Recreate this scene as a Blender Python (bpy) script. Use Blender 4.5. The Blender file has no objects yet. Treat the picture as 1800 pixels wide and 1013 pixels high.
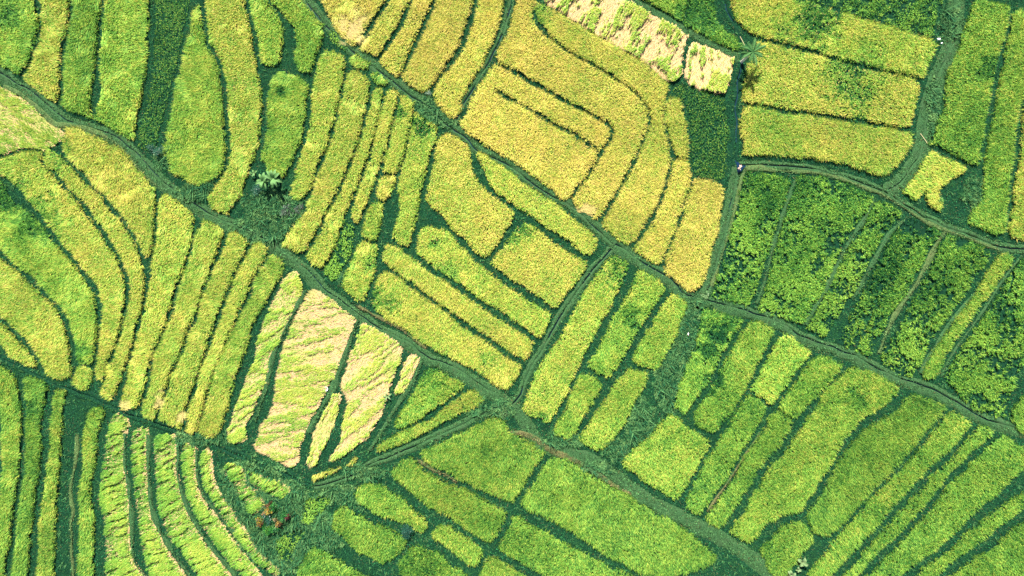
import bpy, bmesh, math, random
import numpy as np
from mathutils import Vector, Matrix

# ------------------------------------------------------------------ camera, world, sun, exposure
scene = bpy.context.scene
col = scene.collection
ALT = 121.0                      # drone height above the paddies, metres
U = 0.1                          # one survey-plan unit is 0.1 m
cam_data = bpy.data.cameras.new("camera")
cam_data.sensor_fit = 'HORIZONTAL'
cam_data.angle = 2 * math.atan(90.0 / ALT)
cam_data.clip_start = 0.5
cam_data.clip_end = 3000
cam = bpy.data.objects.new("camera", cam_data)
cam.location = (0, 0, ALT)
cam.rotation_euler = (0, 0, 0)
col.objects.link(cam)
scene.camera = cam

SUN_AZ, SUN_EL = math.radians(-12), math.radians(46)     # azimuth from north (+Y), clockwise
world = bpy.data.worlds.new("World")
scene.world = world
world.use_nodes = True
wn = world.node_tree
bg = wn.nodes["Background"]
sky = wn.nodes.new("ShaderNodeTexSky")
sky.sky_type = 'NISHITA'
sky.sun_disc = False
sky.sun_elevation = SUN_EL
sky.sun_rotation = SUN_AZ
wn.links.new(sky.outputs[0], bg.inputs[0])
bg.inputs[1].default_value = 0.062

sd = bpy.data.lights.new("sun", 'SUN')
sd.energy = 5.0
sd.angle = math.radians(0.6)
sd.color = (1.0, 0.94, 0.84)
sun = bpy.data.objects.new("sun", sd)
d = Vector((math.sin(SUN_AZ) * math.cos(SUN_EL), math.cos(SUN_AZ) * math.cos(SUN_EL), math.sin(SUN_EL)))
sun.rotation_euler = d.to_track_quat('Z', 'Y').to_euler()
sun.location = (0, 0, 60)
col.objects.link(sun)

vs = scene.view_settings
vs.view_transform = 'Standard'
vs.look = 'None'
vs.exposure = 1.52
vs.gamma = 1.0
vs.use_curve_mapping = False
scene.cycles.max_bounces = 6
scene.cycles.diffuse_bounces = 4
scene.cycles.use_denoising = False

rng = np.random.default_rng(7)
random.seed(7)

# ------------------------------------------------------------------ helpers
def tag(o, label=None, cat=None, group=None, kind=None):
    if label: o["label"] = label
    if cat: o["category"] = cat
    if group: o["group"] = group
    if kind: o["kind"] = kind
    return o

def plan(spec):
    """survey sheet notation: 'CR x,y x,y ...' sheets of 450 x 253 units, quarter-unit readings -> plan units"""
    out, c, r = [], 0, 0
    for tok in spec.split():
        if ',' in tok:
            x, y = tok.split(',')
            out.append((c * 450 + float(x) / 4, r * 253 + float(y) / 4))
        else:
            c, r = int(tok[0]), int(tok[1])
    return np.array(out)

def ground_xy(p):                      # plan units -> metres
    p = np.asarray(p, float)
    return np.stack([(p[..., 0] - 900) * U, (506.5 - p[..., 1]) * U], -1)

CANOPY = (ALT - 0.72) / ALT            # outlines were surveyed at canopy height
def canopy_xy(p):
    return ground_xy(p) * CANOPY

def hash2(ix, iy, seed):
    h = (ix.astype(np.int64) * 374761393 + iy.astype(np.int64) * 668265263 + seed * 982451653) & 0xffffffff
    h = ((h ^ (h >> 13)) * 1274126177) & 0xffffffff
    return ((h ^ (h >> 16)) & 0xffff) / 65535.0

def vnoise(x, y, s, seed=0):
    x = np.asarray(x) / s; y = np.asarray(y) / s
    ix, iy = np.floor(x), np.floor(y)
    fx, fy = x - ix, y - iy
    fx = fx * fx * (3 - 2 * fx); fy = fy * fy * (3 - 2 * fy)
    a = hash2(ix, iy, seed); b = hash2(ix + 1, iy, seed)
    c = hash2(ix, iy + 1, seed); e = hash2(ix + 1, iy + 1, seed)
    return (a * (1 - fx) + b * fx) * (1 - fy) + (c * (1 - fx) + e * fx) * fy

def fbm(x, y, s, seed=0):
    return (vnoise(x, y, s, seed) * .55 + vnoise(x, y, s * .45, seed + 11) * .3 + vnoise(x, y, s * .2, seed + 23) * .15)

def sstep(a, b, x):
    t = np.clip((x - a) / (b - a), 0, 1)
    return t * t * (3 - 2 * t)

def smooth_loop(P, closed=True, step=0.8, corner=52):
    """Catmull-Rom through the points, corners kept."""
    n = len(P)
    T = np.zeros_like(P)
    for i in range(n):
        if closed or 0 < i < n - 1:
            a, b, c = P[(i - 1) % n], P[i], P[(i + 1) % n]
            u, v = b - a, c - b
            lu, lv = np.linalg.norm(u) + 1e-9, np.linalg.norm(v) + 1e-9
            ang = math.degrees(math.acos(max(-1, min(1, float(u @ v / lu / lv)))))
            k = 1.0 if ang < corner else max(0.0, 1 - (ang - corner) / 40)
            T[i] = k * (u / lu + v / lv) * 0.5
    out = []
    for i in range(n if closed else n - 1):
        a, b = P[i], P[(i + 1) % n]
        L = np.linalg.norm(b - a)
        m = max(1, int(round(L / step)))
        for k in range(m):
            t = k / m
            h1, h2, h3, h4 = 2*t**3-3*t*t+1, -2*t**3+3*t*t, t**3-2*t*t+t, t**3-t*t
            out.append(h1 * a + h2 * b + h3 * L * T[i] + h4 * L * T[(i + 1) % n])
    if not closed: out.append(P[-1])
    return np.array(out)

def poly_dist(Q, P):
    """signed distance (positive inside) of points Q to closed polygon P, and outward direction"""
    A, B = P, np.roll(P, -1, 0)
    D = B - A
    L2 = (D ** 2).sum(1) + 1e-12
    best = np.full(len(Q), 1e9); bv = np.zeros((len(Q), 2)); inside = np.zeros(len(Q), bool)
    for i in range(len(P)):
        w = Q - A[i]
        t = np.clip((w @ D[i]) / L2[i], 0, 1)
        v = w - t[:, None] * D[i]
        q = (v ** 2).sum(1)
        m = q < best
        best[m] = q[m]; bv[m] = v[m]
        if A[i, 1] != B[i, 1]:
            c = (A[i, 1] > Q[:, 1]) != (B[i, 1] > Q[:, 1])
            xx = A[i, 0] + (Q[:, 1] - A[i, 1]) * D[i, 0] / D[i, 1]
            inside ^= c & (Q[:, 0] < xx)
    dist = np.sqrt(best)
    nv = bv / (dist[:, None] + 1e-9)
    nv[inside] *= -1
    return np.where(inside, dist, -dist), nv

def poly_inside(Q, P):
    A, B = P, np.roll(P, -1, 0)
    inside = np.zeros(len(Q), bool)
    for i in range(len(P)):
        if A[i, 1] != B[i, 1]:
            lo, hi = sorted((A[i, 1], B[i, 1]))
            w = np.where((Q[:, 1] >= lo) & (Q[:, 1] < hi))[0]
            xx = A[i, 0] + (Q[w, 1] - A[i, 1]) * (B[i, 0] - A[i, 0]) / (B[i, 1] - A[i, 1])
            inside[w] ^= Q[w, 0] < xx
    return inside

def line_dist(Q, P):
    """distance to an open polyline, signed lateral offset (left positive) and arclength parameter"""
    best = np.full(len(Q), 1e9); off = np.zeros(len(Q))
    for i in range(len(P) - 1):
        d = P[i + 1] - P[i]; l = np.linalg.norm(d) + 1e-9
        w = Q - P[i]
        t = np.clip(w @ d / l / l, 0, 1)
        v = w - t[:, None] * d
        q = np.sqrt((v ** 2).sum(1))
        m = q < best
        best[m] = q[m]
        off[m] = np.where((d[0] * w[m, 1] - d[1] * w[m, 0]) >= 0, q[m], -q[m])
    return best, off

def new_mesh(name, V, F, mat, colors=None, smooth=False):
    """V (n,3); F (m,k) index array of one face size"""
    me = bpy.data.meshes.new(name)
    V = np.ascontiguousarray(V, np.float32); F = np.ascontiguousarray(F, np.int32)
    m, k = F.shape
    me.vertices.add(len(V)); me.vertices.foreach_set("co", V.ravel())
    me.loops.add(m * k); me.loops.foreach_set("vertex_index", F.ravel())
    me.polygons.add(m); me.polygons.foreach_set("loop_start", np.arange(0, m * k, k, dtype=np.int32))
    if smooth: me.polygons.foreach_set("use_smooth", np.ones(m, bool))
    if colors is not None:
        at = me.color_attributes.new("Col", 'BYTE_COLOR', 'POINT')
        c4 = np.ones((len(V), 4), np.float32); c4[:, :3] = np.clip(colors, 0, 1)
        at.data.foreach_set("color", c4.ravel())
    me.update(calc_edges=True)
    me.materials.append(mat)
    return me

def obj(name, me, parent=None, loc=None):
    o = bpy.data.objects.new(name, me)
    col.objects.link(o)
    if parent is not None: o.parent = parent
    if loc is not None: o.location = loc
    return o

def empty(name, loc=(0, 0, 0), rz=0):
    o = bpy.data.objects.new(name, None)
    o.empty_display_size = 0.3
    o.location = loc; o.rotation_euler = (0, 0, rz)
    col.objects.link(o)
    return o

class MB:
    """collects triangles / quads for small props"""
    def __init__(s): s.v, s.f = [], []
    def tube(s, pts, rad, n=8, cap=True):
        b = len(s.v)
        pts = [Vector(p) for p in pts]
        for i, p in enumerate(pts):
            t = (pts[min(i + 1, len(pts) - 1)] - pts[max(i - 1, 0)]).normalized()
            q = t.to_track_quat('Z', 'Y')
            r = rad[i] if hasattr(rad, '__len__') else rad
            for k in range(n):
                a = 2 * math.pi * k / n
                s.v.append(tuple(p + q @ Vector((math.cos(a) * r, math.sin(a) * r, 0))))
        for i in range(len(pts) - 1):
            for k in range(n):
                a0, a1 = b + i * n + k, b + i * n + (k + 1) % n
                s.f.append((a0, a1, a1 + n, a0 + n))
        if cap:
            s.f.append(tuple(b + k for k in range(n))[::-1])
            s.f.append(tuple(b + (len(pts) - 1) * n + k for k in range(n)))
    def quad(s, *p):
        b = len(s.v); s.v += [tuple(q) for q in p]; s.f.append(tuple(range(b, b + len(p))))
    def build(s, name, mat, parent=None, smooth=True, loc=None):
        me = bpy.data.meshes.new(name)
        me.from_pydata(s.v, [], s.f); me.update()
        if smooth: me.polygons.foreach_set("use_smooth", [True] * len(me.polygons))
        me.materials.append(mat)
        return obj(name, me, parent, loc)

# ------------------------------------------------------------------ materials
def mat_leaf(name, trans=0.3, rough=0.6, spec=0.10):
    m = bpy.data.materials.new(name); m.use_nodes = True
    t = m.node_tree; p = t.nodes["Principled BSDF"]; out = t.nodes["Material Output"]
    a = t.nodes.new("ShaderNodeAttribute"); a.attribute_name = "Col"
    p.inputs["Roughness"].default_value = rough
    p.inputs["Specular IOR Level"].default_value = spec
    tr = t.nodes.new("ShaderNodeBsdfTranslucent")
    mx = t.nodes.new("ShaderNodeMixShader"); mx.inputs[0].default_value = trans
    t.links.new(a.outputs["Color"], p.inputs["Base Color"])
    t.links.new(a.outputs["Color"], tr.inputs["Color"])
    t.links.new(p.outputs[0], mx.inputs[1]); t.links.new(tr.outputs[0], mx.inputs[2])
    t.links.new(mx.outputs[0], out.inputs["Surface"])
    return m

def mat_noise(name, c1, c2, scale, rough=0.9, bump=0.4, c3=None, spec=0.03, trans=0.0):
    m = bpy.data.materials.new(name); m.use_nodes = True
    t = m.node_tree; p = t.nodes["Principled BSDF"]; out = t.nodes["Material Output"]
    g = t.nodes.new("ShaderNodeNewGeometry")
    n = t.nodes.new("ShaderNodeTexNoise"); n.inputs["Scale"].default_value = scale
    n.inputs["Detail"].default_value = 6; n.inputs["Roughness"].default_value = 0.65
    r = t.nodes.new("ShaderNodeValToRGB")
    r.color_ramp.elements[0].position = .32; r.color_ramp.elements[0].color = (*c1, 1)
    r.color_ramp.elements[1].position = .68; r.color_ramp.elements[1].color = (*c2, 1)
    t.links.new(g.outputs["Position"], n.inputs["Vector"])
    t.links.new(n.outputs["Fac"], r.inputs["Fac"])
    src = r.outputs["Color"]
    if c3:
        n2 = t.nodes.new("ShaderNodeTexNoise"); n2.inputs["Scale"].default_value = scale * .12
        n2.inputs["Detail"].default_value = 3
        r2 = t.nodes.new("ShaderNodeValToRGB")
        r2.color_ramp.elements[0].position = .48; r2.color_ramp.elements[1].position = .66
        mx = t.nodes.new("ShaderNodeMix"); mx.data_type = 'RGBA'
        mx.inputs["B"].default_value = (*c3, 1)
        t.links.new(g.outputs["Position"], n2.inputs["Vector"])
        t.links.new(n2.outputs["Fac"], r2.inputs["Fac"])
        t.links.new(r2.outputs["Color"], mx.inputs["Factor"])
        t.links.new(src, mx.inputs["A"])
        src = mx.outputs["Result"]
    t.links.new(src, p.inputs["Base Color"])
    p.inputs["Roughness"].default_value = rough
    p.inputs["Specular IOR Level"].default_value = spec
    if bump:
        b = t.nodes.new("ShaderNodeBump"); b.inputs["Strength"].default_value = bump; b.inputs["Distance"].default_value = .1
        t.links.new(n.outputs["Fac"], b.inputs["Height"]); t.links.new(b.outputs[0], p.inputs["Normal"])
    if trans:
        tr = t.nodes.new("ShaderNodeBsdfTranslucent"); t.links.new(src, tr.inputs["Color"])
        mx2 = t.nodes.new("ShaderNodeMixShader"); mx2.inputs[0].default_value = trans
        t.links.new(p.outputs[0], mx2.inputs[1]); t.links.new(tr.outputs[0], mx2.inputs[2])
        t.links.new(mx2.outputs[0], out.inputs["Surface"])
    return m

M_RICE = mat_leaf("rice_leaves", .32)
M_STRAW = mat_leaf("flattened_straw", .15, .6)
M_GRASS = mat_leaf("grass_blades", .25, .7, .03)
M_GROUND = mat_noise("grass_and_mud", (.001, .014, .010), (.012, .054, .024), 3.6, bump=.8, c3=(.006, .028, .014))
M_PATH = mat_noise("trodden_grass", (.008, .044, .018), (.055, .120, .044), 5.5, bump=1.0, c3=(.036, .078, .032))
M_PALE = mat_noise("dry_grass_bank", (.026, .072, .024), (.105, .150, .050), 5.5, bump=1.0, c3=(.075, .105, .038))
M_RUST = mat_noise("rusty_dry_bank", (.040, .075, .026), (.140, .120, .048), 5.0, bump=1.0, c3=(.030, .085, .028))
M_WATER = mat_noise("ditch_water", (.004, .020, .030), (.008, .032, .040), 1.2, rough=.12, bump=.05, spec=.5)

# ------------------------------------------------------------------ survey data: plots
FIELDS = """
r.42;lime rice plot in the top left corner of the view;00 -250,-250 225,-250 240,0 250,60 262,130 260,200 240,260 215,350 185,430 150,495 120,515 60,495 0,465 -250,360
r.62;olive yellow rice strip beside the top left corner plot, pointed at its lower end;00 255,-250 270,0 285,100 280,200 270,290 245,350 215,430 180,500 145,530 190,590 260,640 330,690 390,725 405,660 410,560 415,460 420,360 440,270 465,180 475,90 475,0 475,-250
r.42;lime rice strip, third from the left along the top edge;00 500,-250 500,0 500,100 485,190 470,270 455,360 445,470 440,570 440,680 415,735 480,770 560,800 630,830 625,770 625,680 640,600 655,520 660,440 665,330 675,230 685,130 700,0 705,-250
r.5;broad lime rice strip left of the dark young rice;00 728,-250 728,0 720,100 705,220 695,330 690,440 697,520 695,600 685,700 665,790 650,835 720,870 800,910 860,950 925,980 945,900 960,800 985,690 1005,590 1020,480 1030,380 1035,260 1040,150 1045,0 1045,-250
k;dark green strip of short young rice between bright plots, upper left;00 1078,-250 1078,0 1080,150 1075,280 1065,430 1045,580 1025,680 1000,790 975,880 960,960 01 960,15 1020,40 1070,50 1090,10 00 1100,980 1125,880 1150,780 1175,700 1200,600 1225,500 1250,400 1270,280 1290,150 1330,0 1360,-250
r.52;tall bright green wedge of rice with a rounded foot, upper left;00 1370,40 1400,30 1408,90 1415,180 1440,260 1455,320 1490,390 1525,450 1535,540 1550,650 1560,760 1570,870 1578,960 1580,1012 01 1580,30 1570,120 1550,200 1500,250 1440,275 1370,290 1310,265 1270,230 1200,215 1185,150 1165,80 1140,40 1145,0 00 1160,1000 1165,920 1185,820 1205,740 1225,650 1245,560 1265,480 1290,370 1310,270 1335,180 1350,100
r.6;long bent yellow green strip curving along the bright wedge's right side;00 1440,-250 1440,0 1445,90 1455,180 1465,260 1490,330 1530,390 1560,440 1575,520 1590,600 1600,700 1600,800 1610,900 1620,1000 01 1610,90 1580,180 1540,260 1490,320 1450,370 1475,410 1455,430 1490,460 1550,480 1600,490 1640,440 1680,370 1710,290 1740,200 1770,120 1795,50 11 20,0 10 25,900 35,800 35,650 20,540 0,470 00 1795,420 1775,320 1760,220 1745,130 1715,0 1700,-250
r.48;small lime plot cut by the top edge, left of the grassy crescent;00 1730,-250 10 30,-250 75,0 110,50 150,100 180,170 188,260 178,350 165,420 150,462 90,457 45,452 30,400 15,320 0,240 00 1780,130 1755,50 1745,0
r.46;curved lime plot right of the grassy crescent at the top;10 60,-200 105,0 140,50 200,110 250,180 272,230 272,320 270,430 295,480 340,510 385,515 395,470 420,390 445,320 465,240 470,170 430,130 390,80 350,30 320,0 190,-200
r.47;green plot directly above the two banana plants;10 110,545 150,505 190,500 270,525 340,555 362,575 360,650 350,720 345,800 335,880 320,960 305,1012 11 275,60 250,130 215,200 190,230 150,225 90,215 65,180 60,130 30,110 40,40 50,0 10 75,900 80,780 80,680 100,600
r.58;yellow green strip right of the banana plants ending at the weedy clearing;10 490,330 560,360 630,390 625,440 610,520 600,590 580,680 560,770 540,850 520,930 500,1010 11 460,80 430,150 410,220 385,290 355,350 310,390 270,390 225,360 245,310 265,270 270,200 290,140 310,70 335,0 10 370,880 385,780 385,680 400,590 410,530 430,450 455,390
r.56;long broad strip whose foot borders the weedy clearing;10 690,482 740,510 780,545 800,600 790,660 770,730 755,800 740,870 720,940 705,1010 11 660,100 630,190 590,280 550,350 520,420 480,500 445,560 410,620 370,690 340,755 300,765 250,740 180,705 200,660 230,600 270,560 320,500 360,450 350,420 390,360 410,290 430,220 470,130 490,60 520,0 10 550,900 570,800 590,700 620,620 630,560 650,500
r.56;long narrow strip, next right of the broad one by the weedy clearing;10 835,620 880,610 890,650 880,700 865,780 845,860 830,930 810,1010 11 770,110 740,190 710,270 690,330 660,400 635,470 610,540 585,620 555,700 520,780 490,830 450,870 400,850 345,800 375,740 420,680 450,610 480,550 500,480 540,420 580,350 610,280 645,200 680,120 700,50 720,0 10 760,900 780,800 800,720 815,670
r.56;narrow strip ending in sparse weedy rice, left centre;10 920,625 960,620 1000,645 990,700 975,770 955,850 935,930 920,1010 11 895,60 870,130 840,210 820,280 800,350 770,430 740,500 720,540 690,560 660,480 690,400 710,340 740,260 770,180 790,110 810,40 825,0 10 850,900 870,820 890,740 905,690
w.4;patchy weedy strip of thin rice with dark gaps, left centre;11 620,560 650,540 690,570 690,640 680,700 670,760 640,830 600,880 570,950 540,965 480,920 470,890 520,800 560,720 590,650
r.53;slender strip with a dark green spot, its top by the central track;10 1020,665 1080,670 1112,720 1100,790 1090,860 1070,930 1055,1010 11 1040,70 1010,140 985,200 930,200 890,190 905,100 920,40 935,0 10 965,880 990,770 1005,720
r.6;tiny yellow plot above the grassy tongue, left centre;11 870,240 980,215 985,250 960,310 920,380 880,400 845,370 855,300
r.46;small green plot left of the grassy tongue, left centre;11 820,410 850,395 885,420 885,490 870,560 860,640 850,680 800,670 740,650 755,580 770,500 800,440
r.52;short block of rice at the foot of the grassy tongue beside the long track;11 720,690 770,680 850,720 850,790 840,860 820,940 800,1012 12 770,70 740,95 690,80 650,40 620,0 11 600,990 620,920 650,850 690,770
r.52;strip right of the grassy tongue running up to the central track;10 1115,790 1150,800 1220,850 1275,900 1270,950 1255,1010 11 1215,90 1195,200 1165,290 1150,370 1140,470 1120,550 1100,640 1080,725 1020,705 955,665 960,620 985,560 1000,480 1010,400 995,300 1010,230 1020,170 1050,80 1065,0 10 1090,900 1105,830
r.62;large yellow green rhombus of rice at the centre left, below the track junction;10 1310,940 1360,930 1450,985 1480,1005 11 1500,30 1510,100 1530,190 1560,250 1600,300 1680,370 1740,410 1800,460 21 30,480 10,520 11 1790,560 1740,640 1690,710 1650,760 1610,800 1570,785 1530,750 1490,690 1440,650 1400,620 1350,560 1290,480 1230,440 1195,390 1200,320 1220,240 1245,160 1255,90 1260,0 10 1290,960
r.58;long tapering yellow green strip lying along the central track's lower side;11 1545,60 1560,50 1640,90 1700,130 1800,195 21 60,260 150,310 250,375 340,440 420,510 490,570 560,620 605,680 590,730 545,780 490,760 420,700 330,640 250,590 170,530 100,480 30,440 11 1790,410 1730,370 1660,310 1620,250 1600,180 1570,120
r.6;squarish yellow green plot nearest the middle of the view;21 70,545 120,555 200,610 290,680 370,740 450,790 525,825 520,880 490,930 450,980 22 400,20 360,90 310,145 260,120 180,60 100,0 21 0,960 11 1760,925 1700,880 1640,830 1690,775 1740,715 1795,640 21 10,610 40,580
r.55;green and yellow band below the squarish central plot;11 1150,600 1200,570 1290,600 1360,620 1400,680 1450,730 1510,790 1560,840 1620,880 1700,950 1780,1000 22 50,40 150,100 230,150 285,190 275,230 240,290 205,345 160,335 90,285 0,220 12 1700,150 1600,90 1500,20 11 1420,970 1350,930 1280,880 1200,820 1130,765 1130,700 1150,650
r.6;narrower diagonal band, middle one of three below the squarish central plot;11 900,710 940,700 1000,730 1060,770 1120,820 1180,870 1260,920 1340,970 1400,1012 12 1520,90 1610,150 1700,210 1800,275 22 80,330 155,385 140,430 100,505 60,490 0,455 12 1700,390 1620,330 1520,270 1420,200 1330,140 1250,80 1170,20 11 1080,960 1000,910 930,850 890,820 895,760
r.6;wide diagonal band lowest of three below the central plots, beside the long track;11 845,960 880,910 930,890 980,920 1040,965 12 1140,30 1220,90 1310,150 1390,220 1480,290 1560,340 1640,390 1700,440 1790,500 22 65,540 50,600 0,670 12 1775,705 1700,690 1640,650 1560,590 1460,540 1380,500 1300,460 1220,410 1150,370 1060,300 990,260 930,230 870,180 810,120 815,60 840,10
r.78;golden plot at the top with a pale flattened lower tip;10 455,-250 460,0 490,70 520,110 540,160 555,200 610,260 650,310 690,320 720,290 750,230 790,170 840,100 890,20 1000,-250
r.76;narrow golden strip right of the plot with the flattened tip;10 1040,-250 930,0 890,70 850,130 820,190 780,250 740,300 735,340 790,370 860,400 880,350 920,290 960,230 990,170 1020,100 1060,40 1180,-250
r.78;second golden strip right of the plot with the flattened tip;10 1210,-250 1110,0 1080,60 1050,120 1030,180 1000,230 970,280 930,330 880,390 870,430 910,480 950,520 990,540 1020,490 1050,430 1080,350 1110,280 1140,220 1170,160 1210,80 1235,0 1290,-250
r.78;wider golden strip, third right of the plot with the flattened tip;10 1330,-250 1270,0 1245,70 1220,140 1190,210 1160,280 1120,350 1090,410 1060,470 1030,530 1025,560 1080,600 1130,630 1190,645 1230,600 1270,540 1320,470 1370,400 1420,320 1450,240 1470,180 1490,120 1515,50 1540,-250
r.76;golden strip left of the straight dark ditch, its foot pointed at the track junction;10 1580,-250 1565,0 1550,80 1530,150 1505,230 1475,300 1435,370 1390,440 1340,500 1290,570 1250,640 1255,700 1290,750 1330,800 1385,825 1440,790 1450,750 1425,710 1470,660 1490,610 1530,540 1570,480 1610,400 1650,320 1690,230 1710,150 1735,60 1765,-250
r.76;large golden plot sweeping in a hook from the top down to the central track;20 20,-250 25,0 10,80 10 1780,180 1760,240 1720,320 1690,380 1700,430 1745,455 20 0,470 90,530 180,580 270,630 370,690 470,740 570,800 650,840 700,870 720,920 700,980 21 660,30 620,100 570,180 520,250 460,330 425,400 450,430 480,480 520,490 570,520 610,530 640,490 670,440 710,370 750,300 790,230 830,150 870,80 20 925,960 950,890 960,820 945,750 910,700 850,640 780,590 720,550 640,500 560,450 480,410 390,360 300,290 220,230 170,160 150,90 150,0 150,-250
r.8;golden plot nested inside the hook, split by one narrow dark furrow;10 1670,440 1790,500 20 90,560 190,620 290,670 390,730 500,780 590,830 660,870 695,900 685,950 660,1005 21 620,45 575,15 20 460,940 370,890 280,845 190,785 90,730 0,685 10 1770,665 1690,625 1685,645 1760,692 20 0,712 90,757 190,812 280,872 370,922 450,965 510,1010 21 600,50 605,90 570,150 530,210 490,260 440,310 420,360 370,395 330,380 300,330 240,290 170,240 100,190 50,155 0,115 11 1700,60 1600,0 10 1560,985 1480,935 1440,900 1425,870 1470,800 1500,720 1530,650 1590,570 1620,520 1650,470
r.72;long yellow green band wrapping round the outside of the golden hook;20 165,-30 175,0 230,20 300,60 380,110 450,150 540,210 640,260 740,320 830,370 930,430 1000,490 1050,540 1095,580 1100,620 1085,680 1070,750 1065,820 1080,900 1095,1000 21 1120,80 1105,160 1085,240 1060,310 1030,390 990,470 950,540 900,620 860,680 825,710 770,690 720,650 670,600 625,565 650,530 690,470 730,390 770,320 810,240 850,160 890,80 20 940,960 965,890 978,820 970,760 930,700 870,640 800,590 730,540 640,480 560,430 480,390 390,340 310,280 240,210 190,150 160,90 158,20
s235;large straw coloured field of flattened rice with green tufts, top centre right;20 235,0 310,55 400,110 480,160 560,215 660,270 750,325 840,375 940,430 1000,480 1060,540 1130,570 1170,550 1190,540 1200,440 1215,340 1235,250 1260,255 1180,205 1100,155 1020,110 930,60 860,25 810,0 450,-200 235,-200
s255;small square of flattened straw and green tufts above the dark plot;20 1270,300 1310,305 1370,325 1440,350 1500,375 1560,410 1550,500 1530,590 1505,660 1450,650 1380,635 1310,610 1240,570 1225,530 1230,440 1245,370
k;very dark green plot of young rice left of the palm's ditch;20 1130,620 1150,590 1220,590 1300,610 1370,640 1440,660 1500,680 1510,760 1520,860 1535,950 1530,1012 21 1515,160 1490,260 1420,255 1340,235 1280,215 1265,150 1260,60 20 1250,900 1240,800 1225,740 1205,700 1170,670
r.68;slim yellow green plot squeezed against the very dark plot's left side;20 1120,675 1160,680 1190,710 1205,760 1220,830 1235,920 1245,1010 21 1245,50 1235,95 1180,88 1145,78 1140,40 20 1100,920 1085,830 1085,750 1100,700
r.72;golden strip below the slim plot, running down to the central track;21 1145,110 1180,104 1240,110 1250,160 1255,240 1240,310 1220,370 1200,430 1195,490 1155,520 1165,550 1140,620 1110,690 1080,760 1055,840 1030,850 980,830 930,790 890,760 850,740 880,700 930,640 980,560 1020,480 1050,410 1080,330 1110,240 1130,160
r.78;wide golden strip directly below the very dark plot;21 1275,240 1340,245 1420,260 1480,280 1495,350 1480,430 1470,510 1455,590 1440,650 1420,730 1400,810 1380,880 1350,950 1330,1010 22 1295,10 1260,30 1225,15 21 1170,980 1120,930 1065,890 1080,830 1100,770 1130,690 1160,620 1185,550 1205,510 1215,430 1240,360 1265,300
r.5;small green triangle cut by the top edge, above the straw field;20 850,-60 960,0 1020,40 1090,80 1150,120 1195,145 1210,100 1225,50 1240,0 1260,-200
r.36;bright green plot left of the palm, cut by the top edge;20 1270,-200 1250,0 1235,60 1220,120 1205,160 1270,200 1340,240 1420,280 1500,320 1560,350 1620,345 1650,340 1610,290 1560,250 1500,200 1455,150 1440,80 1425,0 1410,-200
r.62;wide yellow green plot right of the palm with a dark patch in its middle, uppermost;20 1560,-250 1545,0 1560,80 1590,150 1650,200 1720,240 1790,262 30 60,275 150,300 260,330 360,365 480,400 600,430 720,460 830,490 950,510 1050,535 1110,540 1125,480 1150,420 1175,370 1200,310 1160,275 1080,250 1000,225 900,190 780,155 680,130 600,100 500,70 400,30 300,5 200,-30 40,-250
r.66;wide yellow green plot, middle one of three stacked at the upper right;20 1730,292 1790,290 30 120,323 240,349 360,384 480,419 600,454 720,484 850,514 960,529 1050,558 1080,578 1070,640 1050,720 1030,800 1010,890 950,895 850,875 740,855 640,840 520,820 400,800 270,780 150,765 50,745 20 1800,735 1700,725 1620,715 1630,620 1640,540 1655,460 1670,390 1700,340
r.6;yellow green plot with a rounded lower right corner, lowest of three stacked;20 1640,740 1720,747 1800,758 30 50,775 150,790 270,808 400,824 520,844 640,864 750,884 850,899 950,914 1025,928 1025,970 1015,1012 31 960,80 910,150 860,200 800,215 730,200 650,180 570,150 480,130 400,110 300,95 200,95 100,85 0,75 21 1720,75 1650,75 1625,60 1630,0 20 1620,950 1605,880 1610,800
w.32;rough green weedy plot at the top edge, upper right;30 250,-250 330,0 420,30 520,70 620,100 740,130 840,160 900,190 1000,220 1100,250 1180,258 1185,180 1195,120 1215,60 1240,0 1280,-250
r.43;broad bright green strip just right of the upper right ditch;30 1470,-20 1560,0 1640,15 1710,40 1705,100 1690,180 1670,260 1650,340 1630,420 1610,500 1590,580 1580,660 1560,740 1540,830 1530,920 1515,1012 31 1500,110 1470,150 1420,130 1340,85 1260,40 1190,10 1130,0 30 1150,990 1180,920 1190,850 1240,770 1250,700 1245,630 1260,540 1280,460 1310,400 1350,330 1370,240 1400,160 1425,80 1445,20
r.44;long bright green strip near the right edge with a pointed foot;30 1740,55 1850,90 1870,400 1830,640 1790,720 1770,800 1755,900 1745,1012 31 1735,90 1720,180 1710,290 1700,390 1690,490 1680,580 1650,645 1600,635 1540,605 1480,580 1420,555 1420,510 1440,460 1480,420 1510,370 1515,290 1520,200 1535,100 1550,0 30 1580,850 1610,740 1630,620 1650,500 1670,400 1690,280 1710,180 1725,110
r.62;yellow green strip cut by the right edge, upper right;30 1860,680 1810,760 1795,900 1785,1012 31 1775,100 1750,220 1740,320 1725,450 1715,540 1700,620 1720,660 1790,675 2000,720 2050,0 30 2040,680
r.6;small L shaped plot beside the triangular grass patch, upper right;31 1150,50 1200,60 1270,95 1340,125 1405,160 1380,200 1320,230 1270,270 1220,310 1200,330 1230,390 1235,430 1215,470 1190,455 1150,435 1120,400 1110,330 1080,360 1050,395 1000,375 950,340 980,290 1020,240 1060,180 1090,120 1120,80
d.30;dark green leafy plot, leftmost below the curved upper right track;21 1650,185 1720,195 1800,200 31 60,210 140,230 180,240 165,290 140,350 115,420 95,480 70,550 50,620 30,690 10,760 21 1790,800 1770,870 1750,940 22 1710,30 1690,80 1660,135 1600,120 1520,95 1450,75 1405,55 21 1430,980 1450,900 1480,820 1500,750 1520,680 1545,600 1560,520 1580,430 1595,350 1615,270
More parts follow.
